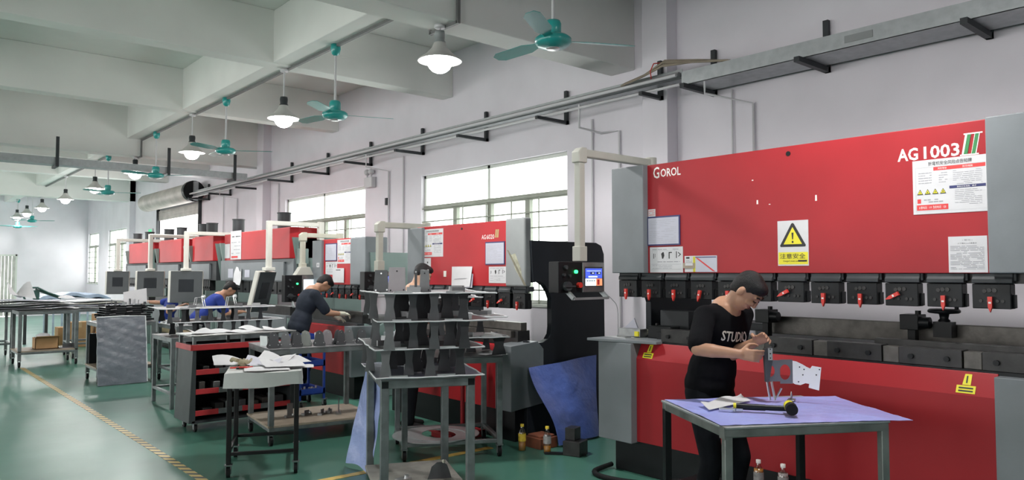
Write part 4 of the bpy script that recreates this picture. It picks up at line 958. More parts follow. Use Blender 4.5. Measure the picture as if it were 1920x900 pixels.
stp = tag(MB().box(4.52, 4.78, 2.2, 3.35, 0, .13).box(4.50, 4.78, 2.18, 3.37, .13, .15).build('foot_platform', BLACK, None, .004), 'low black foot platform along the front of the near press', 'platform')
for u, v, lab, cm, wr, lq in ((1422, 862, 'brown tea bottle with white cap behind the near worktable leg', WHITE, WRAPW, TEAD), (1468, 870, 'clear plastic bottle with white cap standing right of the brown tea', WHITE, WRAPW, mat('clear_water', (.30, .27, .27), .1))):
    g = atX(u, v, 4.62); bottle(lab, (g.x, g.y, .15), g.z - .15, .75, cm, wr, lq)

# --- tiered racks of folded sheet metal ------------------------------------------------
BPLATE = mat('blackened_steel_plate', (.045, .047, .052), .5, .3, var=.3, scale=5)
WAIST = [(-.042, 0), (-.036, .05), (-.026, .10), (-.030, .15), (-.040, .19), (.040, .19), (.030, .15), (.026, .10), (.036, .05), (.042, 0)]
def tier(label, base, z, x0, y0, w, d, legs, rz=0, hleg=.19, m=DPLATE, film=True, dishes=0, group='sheet metal frames stacked in tiers', pm=None):
    """a folded sheet-metal tray: plate with folded legs below it (legs reach down hleg)"""
    p = loc_pt(base, x0, y0, z); o = thing('sheet_metal_frame', label, 'sheet metal', p, base.rotation_euler.z + rz, group)
    plm = pm or PLATE
    mb = MB().sheet(lambda a, b: (a * w + .012 * math.sin(b * 3), b * d, .004 + .006 * math.sin(a * 4 + z * 9) * math.sin(b * 5)), 10, 10, plm, .003); mb.build('plate', plm, o)
    if film:
        e = MB()
        for (xa, ya, xb, yb) in ((0, 0, w, 0), (0, 0, 0, d), (w, 0, w, d)):
            pts = [(xa + (xb - xa) * t / 8 + random.uniform(-.008, .008), ya + (yb - ya) * t / 8 + random.uniform(-.008, .008), .004 + .006 * math.sin((xa + (xb - xa) * t / 8) / w * 4 + z * 9) * math.sin((ya + (yb - ya) * t / 8) / d * 5) + random.uniform(0, .006)) for t in range(9)]
            mb = MB(); mb.tube(pts, .006, 6); mb.build('film_edge', WFILM, o)
    for (lx, ly, k, wd, tone) in legs:
        mm = (DPLATE, PLATE, BPLATE)[tone]
        c, s = (1, 0) if k == 0 else (0, 1)
        MB().prism([(a * wd, b / .19 * hleg) for a, b in WAIST], (lx - .0 * c, ly, -hleg + .0), (c, s, 0), (0, 0, 1), (s * .004, c * .004, 0)).build('folded_leg', mm, o)
    if dishes:
        for xx in (.12, .56): MB().box(w * xx, w * xx + .13, .0, .03, .004, .022).build('edge_tab', BRIGHT, o)
    for k in range(dishes):
        x, y = random.uniform(.1, w - .12), random.uniform(.02, d - .1); a = random.uniform(-.4, .4)
        MB().obox((x, y, .030), (.05 * math.cos(a), .05 * math.sin(a), 0), (-.010 * math.sin(a), .010 * math.cos(a), 0), (0, 0, .02)).build('bent_tab', BRIGHT if k % 2 else PLATE, o)
    return o
t2 = steel_table('grey square-tube table stacked with four tiers of metal frames', (2.75, 4.60), R(-24), .68, .98, .90, .058, TUBE, top=PLATE, name='rack_table')
for x in (.029, .651): MB().box(x - .024, x + .024, -.002, .0, .834, .882).build('open_tube_end', BLACK, t2)
p = atZ(672, 888, .10)
MB().box(-.03, .62, .04, .75, .10, .125).build('lower_shelf', mat('grimy_board', (.30, .29, .26), .6, var=.25, scale=6), t2, .004)
front = [(.08, .02, 0, 1.0, 1), (.26, .10, 0, .9, 0), (.40, .02, 0, .95, 0), (.62, .03, 0, 1.0, 2), (.02, .40, 0, .9, 1), (.20, .5, 0, 1.0, 2), (.46, .45, 0, 1.1, 2), (.68, .5, 0, .9, 0), (.05, .93, 0, .9, 1), (.30, .95, 0, 1.2, 0), (.55, .95, 0, 1, 2), (.34, .28, 0, 1.5, 2), (.55, .24, 0, 1.2, 0), (.30, .68, 0, 1.6, 2), (.66, .75, 0, 1.3, 2)]
tier('film edged metal plate lying on the tiered rack table, lowest of its stack', t2, .902, -.04, -.03, .78, 1.02, [], 0, film=True, dishes=3, pm=mat('film_covered_plate', (.22, .23, .30), .35, .4, var=.15))
tier('folded metal frame on the tiered rack table, second from the bottom', t2, 1.10, -.05, -.03, .80, 1.0, front, R(1), .19, dishes=8)
tier('folded metal frame on the tiered rack table, third from the bottom', t2, 1.298, -.03, -.05, .84, 1.02, front, R(-2), .192, dishes=8)
tt = tier('folded metal frame topping the tiered rack, with upright plates on it', t2, 1.495, -.02, -.02, .86, 1.0, front, R(2), .19, dishes=8)
def upright(label, u0, v0, u1, v1, depthY, m, taper=.18, holes=True, zbase=1.50):
    """flat cut plate standing on the topmost tier, facing the camera side"""
    A = atY((u0 + u1) / 2, v1, depthY); k = (A.x * math.sin(YAW) + A.y * math.cos(YAW)) / 1400
    w = (u1 - u0) * k; h = (v1 - v0) * k; o = thing('steel_plate_part', label, 'metal plate', (A.x, A.y, zbase), -YAW + R(random.uniform(-8, 8)), 'cut plates standing on the tiered rack')
    MB().prism([(-w / 2, 0), (w / 2, 0), (w / 2 * (1 - taper), h), (-w / 2 * (1 - taper), h)], (0, 0, 0), (1, 0, 0), (0, 0, 1), (0, .005, 0)).build('face_plate', m, o, .002)
    MB().box(-w / 2, w / 2, 0, .05, 0, .004).build('foot_flange', m, o)
    for a, b in ((-.35, .1), (.38, .12), (.0, .85)): MB().cyl((a * w, -.002, b * h), (a * w, .001, b * h), .006, n=10).build('hole', INK if m is not DPLATE else BRIGHT, o)
    return o
LIL = mat('pinkish_steel_plate', (.36, .33, .35), .45, .3, var=.1)
upright('dark trapezoid plate standing at the left on top of the tiered rack', 700, 510, 729, 552, 4.9, DPLATE)
upright('pale pinkish plate standing on top of the tiered rack', 727, 508, 761, 556, 4.72, LIL, .1)
upright('grey plate on top of the rack, hiding the crew-cut man', 786, 513, 806, 556, 4.62, PLATE, .2)
upright('thin steel strip standing upright on top of the tiered rack', 777, 510, 782, 556, 4.66, DPLATE, 0)
# hanging pale blue film at the back left of the rack table
fa, fb, fc, fd_ = atZ(686, 690, .84), atZ(722, 700, .84), atZ(648, 868, .02), atZ(696, 884, .02)
tag(MB().sheet(lambda a, b: (fc * (1 - a) + fd_ * a) * (1 - b) + (fa * (1 - a) + fb * a) * b + en * (.02 * math.sin(a * 9 + b * 6) + .012 * math.sin(b * 19 + a * 4)) + Vector((0, 0, .02 * math.sin(a * 5) * (1 - b))), 14, 26, PBLUE, .001).build('hanging_film'), 'pale blue plastic film hanging down inside the left legs of the tiered rack table', 'plastic film')
g = loc_pt(t2, .46, .2, .125); o = thing('steel_plate_part', 'dark notched plate standing on the lower shelf of the tiered rack table', 'metal plate', g, R(-24)); MB().prism([(-.09, 0), (.09, 0), (.075, .05), (.055, .10), (.02, .12), (-.02, .12), (-.06, .09), (-.075, .04)], (0, 0, 0), (1, 0, 0), (0, 0, 1), (0, .006, 0)).build('face_plate', DPLATE, o); MB().ball((.03, .0, .125), .014, GLOVE, 8).build('cork', GLOVE, o)
g = loc_pt(t2, .2, .25, .125); o = thing('metal_offcut', 'small silver offcut lying on the lower shelf of the tiered rack table', 'metal plate', g, R(10)); MB().box(-.06, .05, -.03, .03, 0, .012).build('strip', BRIGHT, o); MB().cyl((.03, 0, .012), (.03, 0, .03), .018).build('ring', BRIGHT, o)

t3 = steel_table('grey wheeled table between the tiered rack and the second press', (3.56, 5.60), R(-27), .90, .75, .90, .05, TUBE, .045, .16, top=DPLATE)
tier('low metal frame with dark legs on the wheeled table beside the second press', t3, 1.06, .38, -.02, .58, .62, [(.05, .03, 0, 1.4, 0), (.5, .04, 0, 1.6, 2), (.3, .3, 0, 1.2, 0), (.5, .5, 0, 1, 0)], R(3), .155, dishes=3, pm=PLATE)
tier('upper metal frame with a light edge on the wheeled table by the second press', t3, 1.245, .28, -.01, .66, .6, [(.06, .03, 0, 1.0, 0), (.22, .06, 0, 1.1, 1), (.3, .5, 0, 1, 0), (.5, .5, 0, 1, 0)], R(-1), .18, dishes=3, pm=PLATE)
tier('topmost thin metal frame on the wheeled table, near the red levers', t3, 1.42, .22, .05, .5, .5, [(.06, .03, 0, .9, 0), (.35, .05, 0, 1.1, 0)], R(0), .17, dishes=2)
g = loc_pt(t3, .82, .15, .901); o = tag(MB().sheet(lambda a, b: (g.x - .1 + .22 * a, g.y - .06 + .12 * b - .05 * a, .903 + .006 * math.sin(a * 6)), 6, 3, WFILM, .001).build('film_scrap'), 'scrap of white film on the right edge of the wheeled table', 'film scrap')
g = loc_pt(t3, .30, .28, 0)
for k, (r0, r1, dx) in enumerate(((.36, .22, 0), (.33, .20, .10))):
    n = 40; mb = MB().lathe([(r1, .0), (r0, .0), (r0, .006), (r1, .006), (r1, .0)], (0, 0, 0), n, smooth=False); o = mb.build('steel_ring', GALV); o.location = (g.x + dx, g.y - dx * .4, .162 + k * .0065); tag(o, ('lower' if k == 0 else 'upper') + ' flat steel ring lying on the stretchers of the wheeled table', 'ring')

# --- blue sheet leaning on the second press and floor clutter ----------------------
c0, c1 = Vector((4.98, 5.10, .02)), Vector((5.60, 5.16, .02)); d0, d1 = Vector((4.92, 5.44, .72)), Vector((5.86, 5.44, .78))
tag(MB().sheet(lambda a, b: (c0 * (1 - a) + c1 * a) * (1 - b) + (d0 * (1 - a) + d1 * a) * b + Vector((.03 * math.sin(b * 6) * (1 - a), -.015 * math.sin(a * 9 + b * 4), 0)), 18, 18, BLUESHEET, .004).build('plastic_sheet'), 'crumpled blue plastic sheet leaning against the black press side frame', 'plastic sheet')
o = thing('metal_block', 'dark stacked steel blocks on the floor beside the blue sheet', 'metal block', (4.9, 4.82, 0), R(20)); MB().box(-.08, .1, -.09, .08, 0, .13).build('block', DSTEEL, o, .006); MB().box(-.03, .1, -.02, .08, .13, .24).build('block', DSTEEL, o, .006)
o = tag(MB().bar((4.70, 5.0, .012), (4.95, 4.72, .012), .02, .02).bar((4.72, 5.03, .010), (4.92, 4.80, .010), .012, .018).build('steel_bar', BLACK), 'dark steel bar lying on the floor below the blue sheet', 'bar')
o = tag(MB().box(4.78, 5.0, 5.14, 5.36, 0, .10).box(4.80, 4.98, 5.16, 5.34, .1, .12).build('crate', mat('rusty_red_box', (.20, .06, .03), .6, var=.3), None, .005), 'low rust red box between the bottles and the press plinth', 'box')

# --- long plate table ------------------------------------------------------------------
t4 = steel_table('long grey table with a row of upright steel brackets and plywood shelf', (2.92, 6.92), R(-8), 1.08, .82, .92, .05, TUBE, .045, .17, top=PLATE, shelf=WOOD, name='work_table')
BRK = [(-.055, 0), (-.06, .02), (-.045, .05), (-.040, .10), (-.028, .135), (.0, .15), (.028, .135), (.040, .10), (.045, .05), (.06, .02), (.055, 0)]
tones = [DPLATE, PLATE, DPLATE, mat('pale_green_grey_plate', (.34, .36, .34), .45, .3), DPLATE, LIL, DPLATE, PLATE, DPLATE]
nm = ['at the left end of the plate table', 'second from left on the plate table', 'third from left on the plate table', 'pale one, fourth from left on the plate table', 'fifth from left on the plate table', 'pinkish one, sixth from left on the plate table', 'seventh from left on the plate table', 'eighth from left on the plate table', 'last at the right on the plate table']
for k in range(9):
    x = .06 + k * .112; y = .08 + (.07 if k in (3, 5, 7) else 0); g = loc_pt(t4, x, y, .92)
    o = thing('steel_bracket', 'upright rounded steel bracket, ' + nm[k], 'bracket', g, R(-8 + random.uniform(-14, 14)), 'brackets on the plate table')
    MB().prism(BRK, (0, 0, 0), (1, 0, 0), (0, 0, 1), (0, .004, 0)).build('face_plate', tones[k], o)
    MB().prism(BRK, (0, .06, 0), (1, 0, 0), (0, 0, 1), (0, .004, 0)).build('rear_plate', tones[k], o); MB().box(-.05, .05, .0, .06, 0, .004).build('web', tones[k], o)
    for a, b in ((-.04, .03), (.04, .03), (.0, .125)): MB().cyl((a, -.003, b), (a, .001, b), .006, n=8).build('hole', BRIGHT, o)
for k, (x, y, a) in enumerate(((.12, .4, 20), (.4, .5, -15), (.7, .55, 40), (.9, .4, 5))):
    g = loc_pt(t4, x, y, .92); o = thing('bent_plate', 'bent pale metal piece lying behind the brackets, ' + ('far left', 'left of middle', 'right of middle', 'far right')[k], 'metal plate', g, R(a), 'bent pieces on the plate table')
    MB().prism([(-.10, 0), (.10, 0), (.10, .004), (-.06, .004), (-.10, .10), (-.104, .10)], (0, -.05, 0), (1, 0, 0), (0, 0, 1), (0, .1, 0)).build('folded_plate', BRIGHT, o); MB().box(-.02, .1, -.03, .04, .004, .02).build('tab', PLATE, o)
g = loc_pt(t4, .72, .3, .192)
for k, (dx, dy, h) in enumerate(((-.32, .02, .14), (-.14, .05, .05), (.0, -.02, .06), (.1, .06, .05), (.16, -.06, .16))):
    q = loc_pt(t4, .62 + dx, .32 + dy, .192); o = thing('steel_scrap', 'small steel piece on the plywood shelf, ' + ('leftmost and tall', 'second from left', 'middle one', 'second from right', 'rightmost, dark and tall')[k], 'metal plate', q, R(17 * k), 'scraps on the plywood shelf')
    MB().box(-.05, .05, -.02, .03, 0, .02).build('base', STEEL, o); MB().box(-.03, .03, .0, .006, .02, h).build('upright', PLATE if k < 4 else DPLATE, o); MB().cyl((.03, -.01, .02), (.03, -.01, .035), .014, n=10).build('boss', BRIGHT, o)

# --- black cart with cloth ----------------------------------------------------------
BC = mat('black_angle_iron', (.012, .012, .013), .45, .1, var=.3, spec=.3)
ct = steel_table('black wheeled cart topped with a cloth-lined tray of papers', (2.22, 6.10), R(-25), .56, .74, .80, .038, BC, .042, .20, top=BC, name='tool_cart', cat='cart')
CLOTH = mat('grey_white_cloth', (.60, .61, .60), .8, var=.08, scale=5, bump=.3, bscale=12)
def clothpt(a, b):
    # skirt: a around, b down
    w, d = .60, .78; per = [(-.02, -.02), (w - .02, -.02), (w - .02, d - .02), (-.02, d - .02)]
    t = a * 4; i = int(t) % 4; f = t - int(t); p, q = per[i], per[(i + 1) % 4]
    x, y = p[0] + (q[0] - p[0]) * f, p[1] + (q[1] - p[1]) * f
    cx, cy = w / 2 - .02, d / 2 - .02; k = 1 + .03 * b + .012 * math.sin(a * 50) * b
    return (cx + (x - cx) * k, cy + (y - cy) * k, .835 - (.115 + .012 * math.sin(a * 23)) * b + .006 * math.sin(a * 31))
cl = thing('cloth', 'grey white cloth wrapped over the black cart top', 'cloth', (2.22, 6.10, 0), R(-25))
MB().sheet(clothpt, 64, 6, CLOTH).build('skirt', CLOTH, cl)
MB().sheet(lambda a, b: (-.02 + .60 * a, -.02 + .78 * b, .832 + .006 * math.sin(a * 11) * math.sin(b * 9) - .012 * math.sin(a * math.pi) * math.sin(b * math.pi)), 14, 14, CLOTH, .004).build('top_cover', CLOTH, cl)
def paper(base, x, y, z, w, d, rz, label, m=PAPER, curl=.02, tilt=0, group=None, print_=True):
    p = loc_pt(base, x, y, z); k = random.uniform(0, 6)
    mb = MB().sheet(lambda a, b: ((a - .5) * w, (b - .5) * d, .001 + curl * (abs(math.sin(a * 2.6 + k)) * b + (1 - a) * .3 * abs(math.sin(b * 3 + k))) + tilt * b), 7, 7, m, .0006)
    if print_:
        for i in range(4): 
            y0 = -d * .3 + i * d * .16
    o = mb.build('paper_sheet'); o.location = p; o.rotation_euler = (0, 0, base.rotation_euler.z + R(rz)); return tag(o, label, 'paper', group)
G = 'loose papers on the cloth covered cart'
paper(ct, -.02, .60, .84, .30, .22, 10, 'white sheet jutting out over the left end of the cloth covered cart', curl=.05, tilt=.02, group=G)
paper(ct, .25, .42, .845, .30, .22, -10, 'lilac white folded sheet in the middle of the cloth covered cart', PAPERG, .06, group=G)
paper(ct, .42, .30, .85, .34, .28, 15, 'large crinkled sheet at the right of the cloth covered cart', curl=.04, group=G)
paper(ct, .48, .55, .85, .30, .22, 30, 'white sheet at the far right corner of the cloth covered cart', curl=.03, tilt=.02, group=G)
paper(ct, .35, .60, .86, .30, .24, -20, 'curled sheet at the back of the cloth covered cart', curl=.06, group=G)
paper(ct, .30, .15, .842, .36, .2, 4, 'flat sheet at the front edge of the cloth covered cart', curl=.012, group=G)
paper(ct, .62, .30, .835, .12, .16, 0, 'thin sheet poking past the right rim of the cloth covered cart', curl=.01, group=G)
g = loc_pt(ct, .10, .40, .84); o = glove('dusty tan work glove on the cloth covered cart', g, R(60), 1.3, mat('tan_glove', (.33, .29, .19), .9, var=.2, scale=20, bump=.3, bscale=100))
g = loc_pt(ct, .08, .24, .842); o = thing('clamp', 'small red handled clamp lying on the cloth covered cart', 'clamp', g, R(-20)); MB().bar((-.08, 0, .01), (.06, .01, .01), .02, .014).build('handle', LEVER, o, .004); MB().bar((.04, -.03, .01), (.1, .02, .01), .012, .012).build('jaw', LEVER, o, .003); MB().cyl((-.02, -.04, .0), (-.02, -.04, .016), .012).build('knob', BLACK, o)

# --- grey and red tool trolley -----------------------------------------------------------
tr = thing('tool_trolley', 'dark grey tool trolley with red edged shelves and casters', 'trolley', (2.56, 8.0, 0))
for x0 in (0, 1.26):
    s = -1 if x0 == 0 else 1
    MB().prism([(-.04 if s < 0 else 0, .10), (.04 if s < 0 else .08, .10), (.04 if s < 0 else .04, .90), (.0, .90)], (x0, 0, 0), (1, 0, 0), (0, 0, 1), (0, .48, 0)).build('side_panel', mat('slate_enamel', (.045, .053, .056), .45, var=.15, spec=.3), tr, .005)
MB().box(.0, 1.30, .46, .48, .1, .9).build('back_panel', BLACK, tr)
MB().box(-.03, 1.33, -.01, .49, .985, 1.0).build('top_sheet', STEEL, tr, .003)
for x in (0.0, .6, 1.27):
    for y in (0, .44): MB().box(x, x + .035, y, y + .035, .86, .985).build('top_post', TUBE, tr)
MB().box(-.02, 1.32, .0, .48, .855, .87).build('tray', DGREY, tr); MB().box(-.03, 1.33, -.015, .0, .845, .905).build('tray_rim', LEVER if False else mat('red_trim', (.42, .03, .035), .45, var=.15), tr, .003); MB().box(-.035, -.02, -.015, .48, .845, .905).build('tray_rim', MATS['red_trim'], tr, .003)
for k, z in enumerate((.18, .40, .60)):
    MB().box(.04, 1.26, .02, .46, z, z + .012).build('shelf', DGREY, tr)
    for x0, x1, mm in ((.04, .32, 'r'), (.32, .62, 'g'), (.62, .86, 'r'), (.86, 1.02, 'g'), (1.02, 1.26, 'r')):
        MB().box(x0, x1, .0, .02, z - .01, z + .045).build('drawer_front', MATS['red_trim'] if mm == 'r' else TUBE, tr, .003)
    for j in range(7):
        x = .12 + j * .16 + random.uniform(-.03, .03); MB().box(x, x + random.uniform(.06, .12), .06, .3, z + .012, z + random.uniform(.05, .12)).build('die_part', random.choice([DSTEEL, STEEL, DPLATE, BSTEEL]), tr, .004)
MB().box(.0, 1.30, .0, .48, .095, .12).build('base_plate', DGREY, tr)
for x in (.06, 1.22):
    for y in (.06, .40): caster(tr, x, y, .04)
trb = thing('_', '', '', (2.56, 8.0, 0)); 
G = 'papers on the tool trolley'
for k, (x, y, w, rz_, c, lab) in enumerate(((.15, .2, .26, 20, .05, 'leftmost'), (.35, .28, .26, -12, .03, 'second from left'), (.55, .15, .27, 30, .02, 'middle'), (.75, .3, .26, 8, .05, 'second from right'), (.95, .2, .24, -15, .03, 'rightmost'))):
    paper(trb, x, y, 1.002, w, .21, rz_, lab + ' white paper lying on top of the grey tool trolley', PAPER, c, group=G)
bpy.data.objects.remove(trb); tr.scale = (.84, 1, 1)

# --- blue cart --------------------------------------------------------------------
bc = thing('utility_cart', 'small blue three shelf utility cart with casters', 'cart', (3.98, 8.55, 0))
for z in (.16, .50, .80):
    MB().box(0, .34, 0, .45, z, z + .01).build('shelf', BLUEP, bc); MB().box(0, .34, 0, .012, z, z + .075).box(0, .34, .438, .45, z, z + .075).box(0, .012, 0, .45, z, z + .075).box(.328, .34, 0, .45, z, z + .075).build('shelf_rim', BLUEP, bc, .003)
for x in (0, .315):
    for y in (0, .425): MB().box(x, x + .025, y, y + .025, .1, .88).build('corner_post', BLUEP, bc); caster(bc, x + .02, y + .015, .04)
for k in range(4): o = thing('machine_part', 'small machine part on the lowest shelf of the blue cart, ' + ('first', 'second', 'third', 'fourth')[k] + ' from left', 'metal part', (4.02 + k * .075, 8.62 + .05 * (k % 2), .171), 0, 'parts on the blue cart'); MB().box(-.025, .025, -.04, .04, 0, .03 + .02 * (k % 3)).build('body', (STEEL, DSTEEL)[k % 2], o, .004); MB().cyl((0, -.02, .03), (0, -.02, .08), .012, n=10).build('stem', BRIGHT, o)

# --- rack with two levels behind the trolley -------------------------------------------
t5 = steel_table('grey table behind the tool trolley holding wide metal trays in two levels', (2.80, 9.55), 0, 1.35, .80, .86, .045, TUBE, 0, .2, top=PLATE)
lg = [(.06 + .16 * k, .03, 0, .8, (0, 2, 1)[k % 3]) for k in range(8)] + [(.1 + .3 * k, .5, 0, 1, 2) for k in range(4)]
tier('wide metal tray, lower of two behind the tool trolley', t5, 1.03, .05, -.02, 1.36, .75, lg, 0, .165, dishes=5)
ta = tier('wide metal tray, upper of two behind the tool trolley', t5, 1.20, -.08, -.02, 1.36, .75, lg, 0, .165, dishes=5)
for k, (u, v) in enumerate(((398, 552), (435, 552))):
    g = atZ(u, 566, 1.21); g.y = 9.8; g.x = 3.2 + .4 * k; o = thing('wire_stand', ('left' if k == 0 else 'right') + ' of two small bent wire stands on the upper metal tray', 'stand', (g.x, g.y, 1.21), -YAW, 'wire stands on the tray')
    for s in (-1, 1): MB().tube([(-.06, .03 * s, 0), (-.04, .03 * s, .12), (.04, .03 * s, .13), (.07, .03 * s, 0)], .006, 6).build('wire', BRIGHT, o)
    MB().ball((.05, 0, .13), .03, BRIGHT, 10, (1, .3, 1)).build('disc', BRIGHT, o)

# --- table with blue man's parts ----------------------------------------------------------
t6 = steel_table('grey table with small bent parts in front of the seated man', (3.43, 11.46), 0, .36, .95, .87, .05, TUBE, .045, .22, top=PLATE)
G = 'bent parts on the small table'
for k in range(14):
    x, y = .05 + (k // 7) * .18, .08 + (k % 7) * .125; g = loc_pt(t6, x, y, .871)
    o = thing('bent_part', 'small shiny bent part, %s of the %s row on the seated man\'s table' % (('first', 'second', 'third', 'fourth', 'fifth', 'sixth', 'seventh')[k % 7], ('front', 'back')[k // 7]), 'metal part', g, random.uniform(0, 3), G)
    MB().box(-.045, .045, -.028, .028, 0, .005).build('base', BRIGHT, o); MB().prism([(-.045, 0), (.045, 0), (.02, .06), (-.01, .06)], (0, .02, .005), (1, 0, 0), (0, 0, 1), (0, .004, 0)).build('tab', PLATE if k % 2 else BRIGHT, o)
# --- wrapped board and the table behind it ---------------------------------------------
t7 = steel_table('grey table behind the plastic wrapped board, with a dark stack of parts', (2.60, 12.40), 0, .80, .78, .90, .05, TUBE, .045, .22, top=PLATE, shelf=WOOD)
bd = thing('wrapped_board', 'tall board wrapped in wrinkled grey plastic, leaning on a table', 'board', (2.56, 12.13, 0))
MB().sheet(lambda a, b: (.66 * a + .004 * math.sin(b * 22), .17 * b + .008 * math.sin(a * 13 + b * 31) * math.sin(b * 17), .01 + .985 * b), 16, 34, GREYFILM, .03).build('wrapped_face', GREYFILM, bd)
MB().tube([(-.002, .17, .99), (.33, .165, 1.0), (.662, .17, .992), (.668, .09, .5), (.664, -.005, .02)], .009, 6).build('wrap_edge', WFILM, bd)
G = 'black parts in the dark stack'
for k in range(7):
    o = thing('black_tray_part', 'thin black folded part, %s from the bottom of the dark stack' % ('first', 'second', 'third', 'fourth', 'fifth', 'sixth', 'seventh')[k], 'metal part', (2.74 + random.uniform(-.03, .03), 12.62, .905 + k * .034), R(random.uniform(-5, 5)), G)
    MB().box(0, .68, 0, .5, 0, .006).build('plate', DPLATE if k < 6 else PLATE, o); MB().box(0, .68, 0, .006, .006, .03).build('flange', BLACK, o); MB().box(0, .68, .494, .5, .006, .03).build('flange', BLACK, o)
    for j in range(3): MB().obox((.1 + .22 * j, -.02, .012), (.04, 0, .004), (0, .02, 0), (0, 0, .006)).build('tab', (BLACK, PLATE)[(j + k) % 2], o)
for k in range(10):
    o = thing('bent_part', 'small bright bent part on top of the dark stack, %s from left' % ('first', 'second', 'third', 'fourth', 'fifth', 'sixth', 'seventh', 'eighth', 'ninth', 'tenth')[k], 'metal part', (2.80 + k * .068, 12.72 + random.uniform(-.05, .2), 1.144), random.uniform(0, 3), 'bright bits on the dark stack')
    MB().box(-.04, .04, -.02, .02, 0, .005).build('base', BRIGHT, o); MB().box(-.02, .02, .0, .004, .005, random.uniform(.04, .10)).build('tab', (BRIGHT, PLATE, DPLATE)[k % 3], o)
g = atZ(225, 566, 1.15); o = tag(MB().sheet(lambda a, b: (.34 * a, .06 * b + .02 * math.sin(a * 3), .02 + .24 * b - .06 * (1 - a) * b), 6, 6, PAPER, .001).build('paper_sheet'), 'drawing sheet propped up on the bright parts before the far monitor', 'paper'); o.location = (3.05, 12.85, 1.14)
o = thing('machine_housing', 'orange and black machine housing under the table behind the wrapped board', 'machine', (2.78, 13.05, .245)); MB().prism([(0, 0), (.22, 0), (.16, .48), (-.06, .48)], (0, 0, 0), (1, 0, 0), (0, 0, 1), (0, .1, 0)).build('orange_panel', ORANGE, o, .006); MB().box(-.16, -.03, 0, .1, 0, .46).build('black_side', BLACK, o, .006)

# --- far left cart with sheet stacks --------------------------------------------------------
t8 = steel_table('wheeled grey table at the far left, stacked with long sheets and a box', (2.0, 15.42), 0, .92, .80, .98, .055, TUBE, .05, .26, top=PLATE, shelf=WOOD)
G = 'long metal sheets on the far left table'
ws = ['bottom', 'second', 'third', 'fourth', 'fifth', 'top']
for k in range(6):
    o = tag(MB().sheet(lambda a, b: (-.6 + random.uniform(-.002, .002) + (1.5 - .1 * (k % 3)) * a, .8 * b, .012 * math.sin(a * 7 + k) + .012), 12, 4, (PLATE, PAPERG, DPLATE, WFILM, PLATE, PAPERG)[k], .004).build('metal_sheet'), ws[k] + ' long sheet in the stack on the far left table', 'metal sheet', G); o.location = (2.0 + random.uniform(-.06, .06), 15.4, .985 + k * .032)
paper(t8, .05, .2, 1.19, .38, .3, 10, 'large white paper standing curled on the far left sheet stack', curl=.30)
paper(t8, .75, .2, 1.185, .26, .2, -5, 'small white paper at the right end of the far left sheet stack', curl=.05)
o = thing('cardboard_box', 'open brown cardboard box on the low shelf of the far left table', 'box', (2.28, 15.6, .285)); MB().box(0, .36, 0, .3, 0, .01).box(0, .01, 0, .3, 0, .2).box(.35, .36, 0, .3, 0, .2).box(0, .36, 0, .01, 0, .2).box(0, .36, .29, .3, 0, .2).build('box_body', CARD, o); MB().obox((.18, -.06, .215), (.18, 0, 0), (0, .07, -.02), (0, 0, .004)).build('flap', CARD, o); MB().ball((.14, .15, .22), .12, WFILM, 12, (1, .8, .5)).build('plastic_filling', WFILM, o)
o = thing('metal_scrap_pile', 'flat scrap strips beside the cardboard box on the low shelf', 'scrap', (2.71, 15.55, .285)); MB().box(-.05, .22, 0, .25, 0, .012).build('strip', PLATE, o); MB().box(0, .2, .05, .1, .012, .08).build('angle', DPLATE, o)
t9 = steel_table('wheeled grey table at the left frame edge behind the sheet stack', (1.25, 17.2), 0, .9, .8, .95, .05, TUBE, .05, .3, top=PLATE)
o = tag(MB().sheet(lambda a, b: (1.15 + 1.1 * a, 17.15 + .85 * b, .99 + .015 * math.sin(a * 6)), 10, 4, PAPERG, .02).build('metal_sheet'), 'single pale sheet lying on the table at the left frame edge', 'metal sheet')
t10 = steel_table('long grey table in the far aisle with pale sheets and pale scraps', (3.0, 16.4), 0, 1.0, .9, .95, .05, TUBE, .05, .3, top=PLATE)
for k in range(4): o = tag(MB().sheet(lambda a, b: (2.85 + 1.25 * a - .03 * k, 16.4 + .9 * b, .985 + k * .04 + .008 * math.sin(a * 8 + k)), 10, 4, (WFILM, PAPERG, CREAM, WFILM)[k], .02).build('metal_sheet'), ws[k] + ' pale sheet stacked on the far aisle table', 'metal sheet', 'pale sheets on the far aisle table')
# far machines in the background
o = thing('sheet_pallet', 'bluish film covered sheet stack on a frame, far behind by the windows', 'sheet stack', (3.3, 21.6, 0))
MB().box(0, 1.4, 0, 1.0, .86, .94).build('frame_top', mat('pale_blue_grey', (.30, .38, .46), .5, var=.15), o)
for k in range(8): MB().box(.02 + k * .19, .06 + k * .19, .0, .05, .0, .86).build('slat_leg', MATS['pale_blue_grey'], o)
MB().sheet(lambda a, b: (-.1 + 1.6 * a, -.05 + 1.1 * b, 1.02 + .10 * math.sin(a * math.pi) + .03 * math.sin(a * 17 + b * 7)), 16, 8, film_mat('hazy_blue_film', (.42, .50, .64), (.30, .38, .52), .9), .09).build('film_cover', MATS['hazy_blue_film'], o)
o = thing('hose_stand', 'dark green machine arm with a looping hose, far down the aisle', 'machine', (2.75, 20.3, 0))
MB().box(-.02, .04, 0, .06, 0, .95).box(.4, .46, 0, .06, 0, .95).build('stand_leg', DGREY, o); MB().box(-.06, .75, -.02, .1, .94, 1.0).build('beam', DGREY, o)
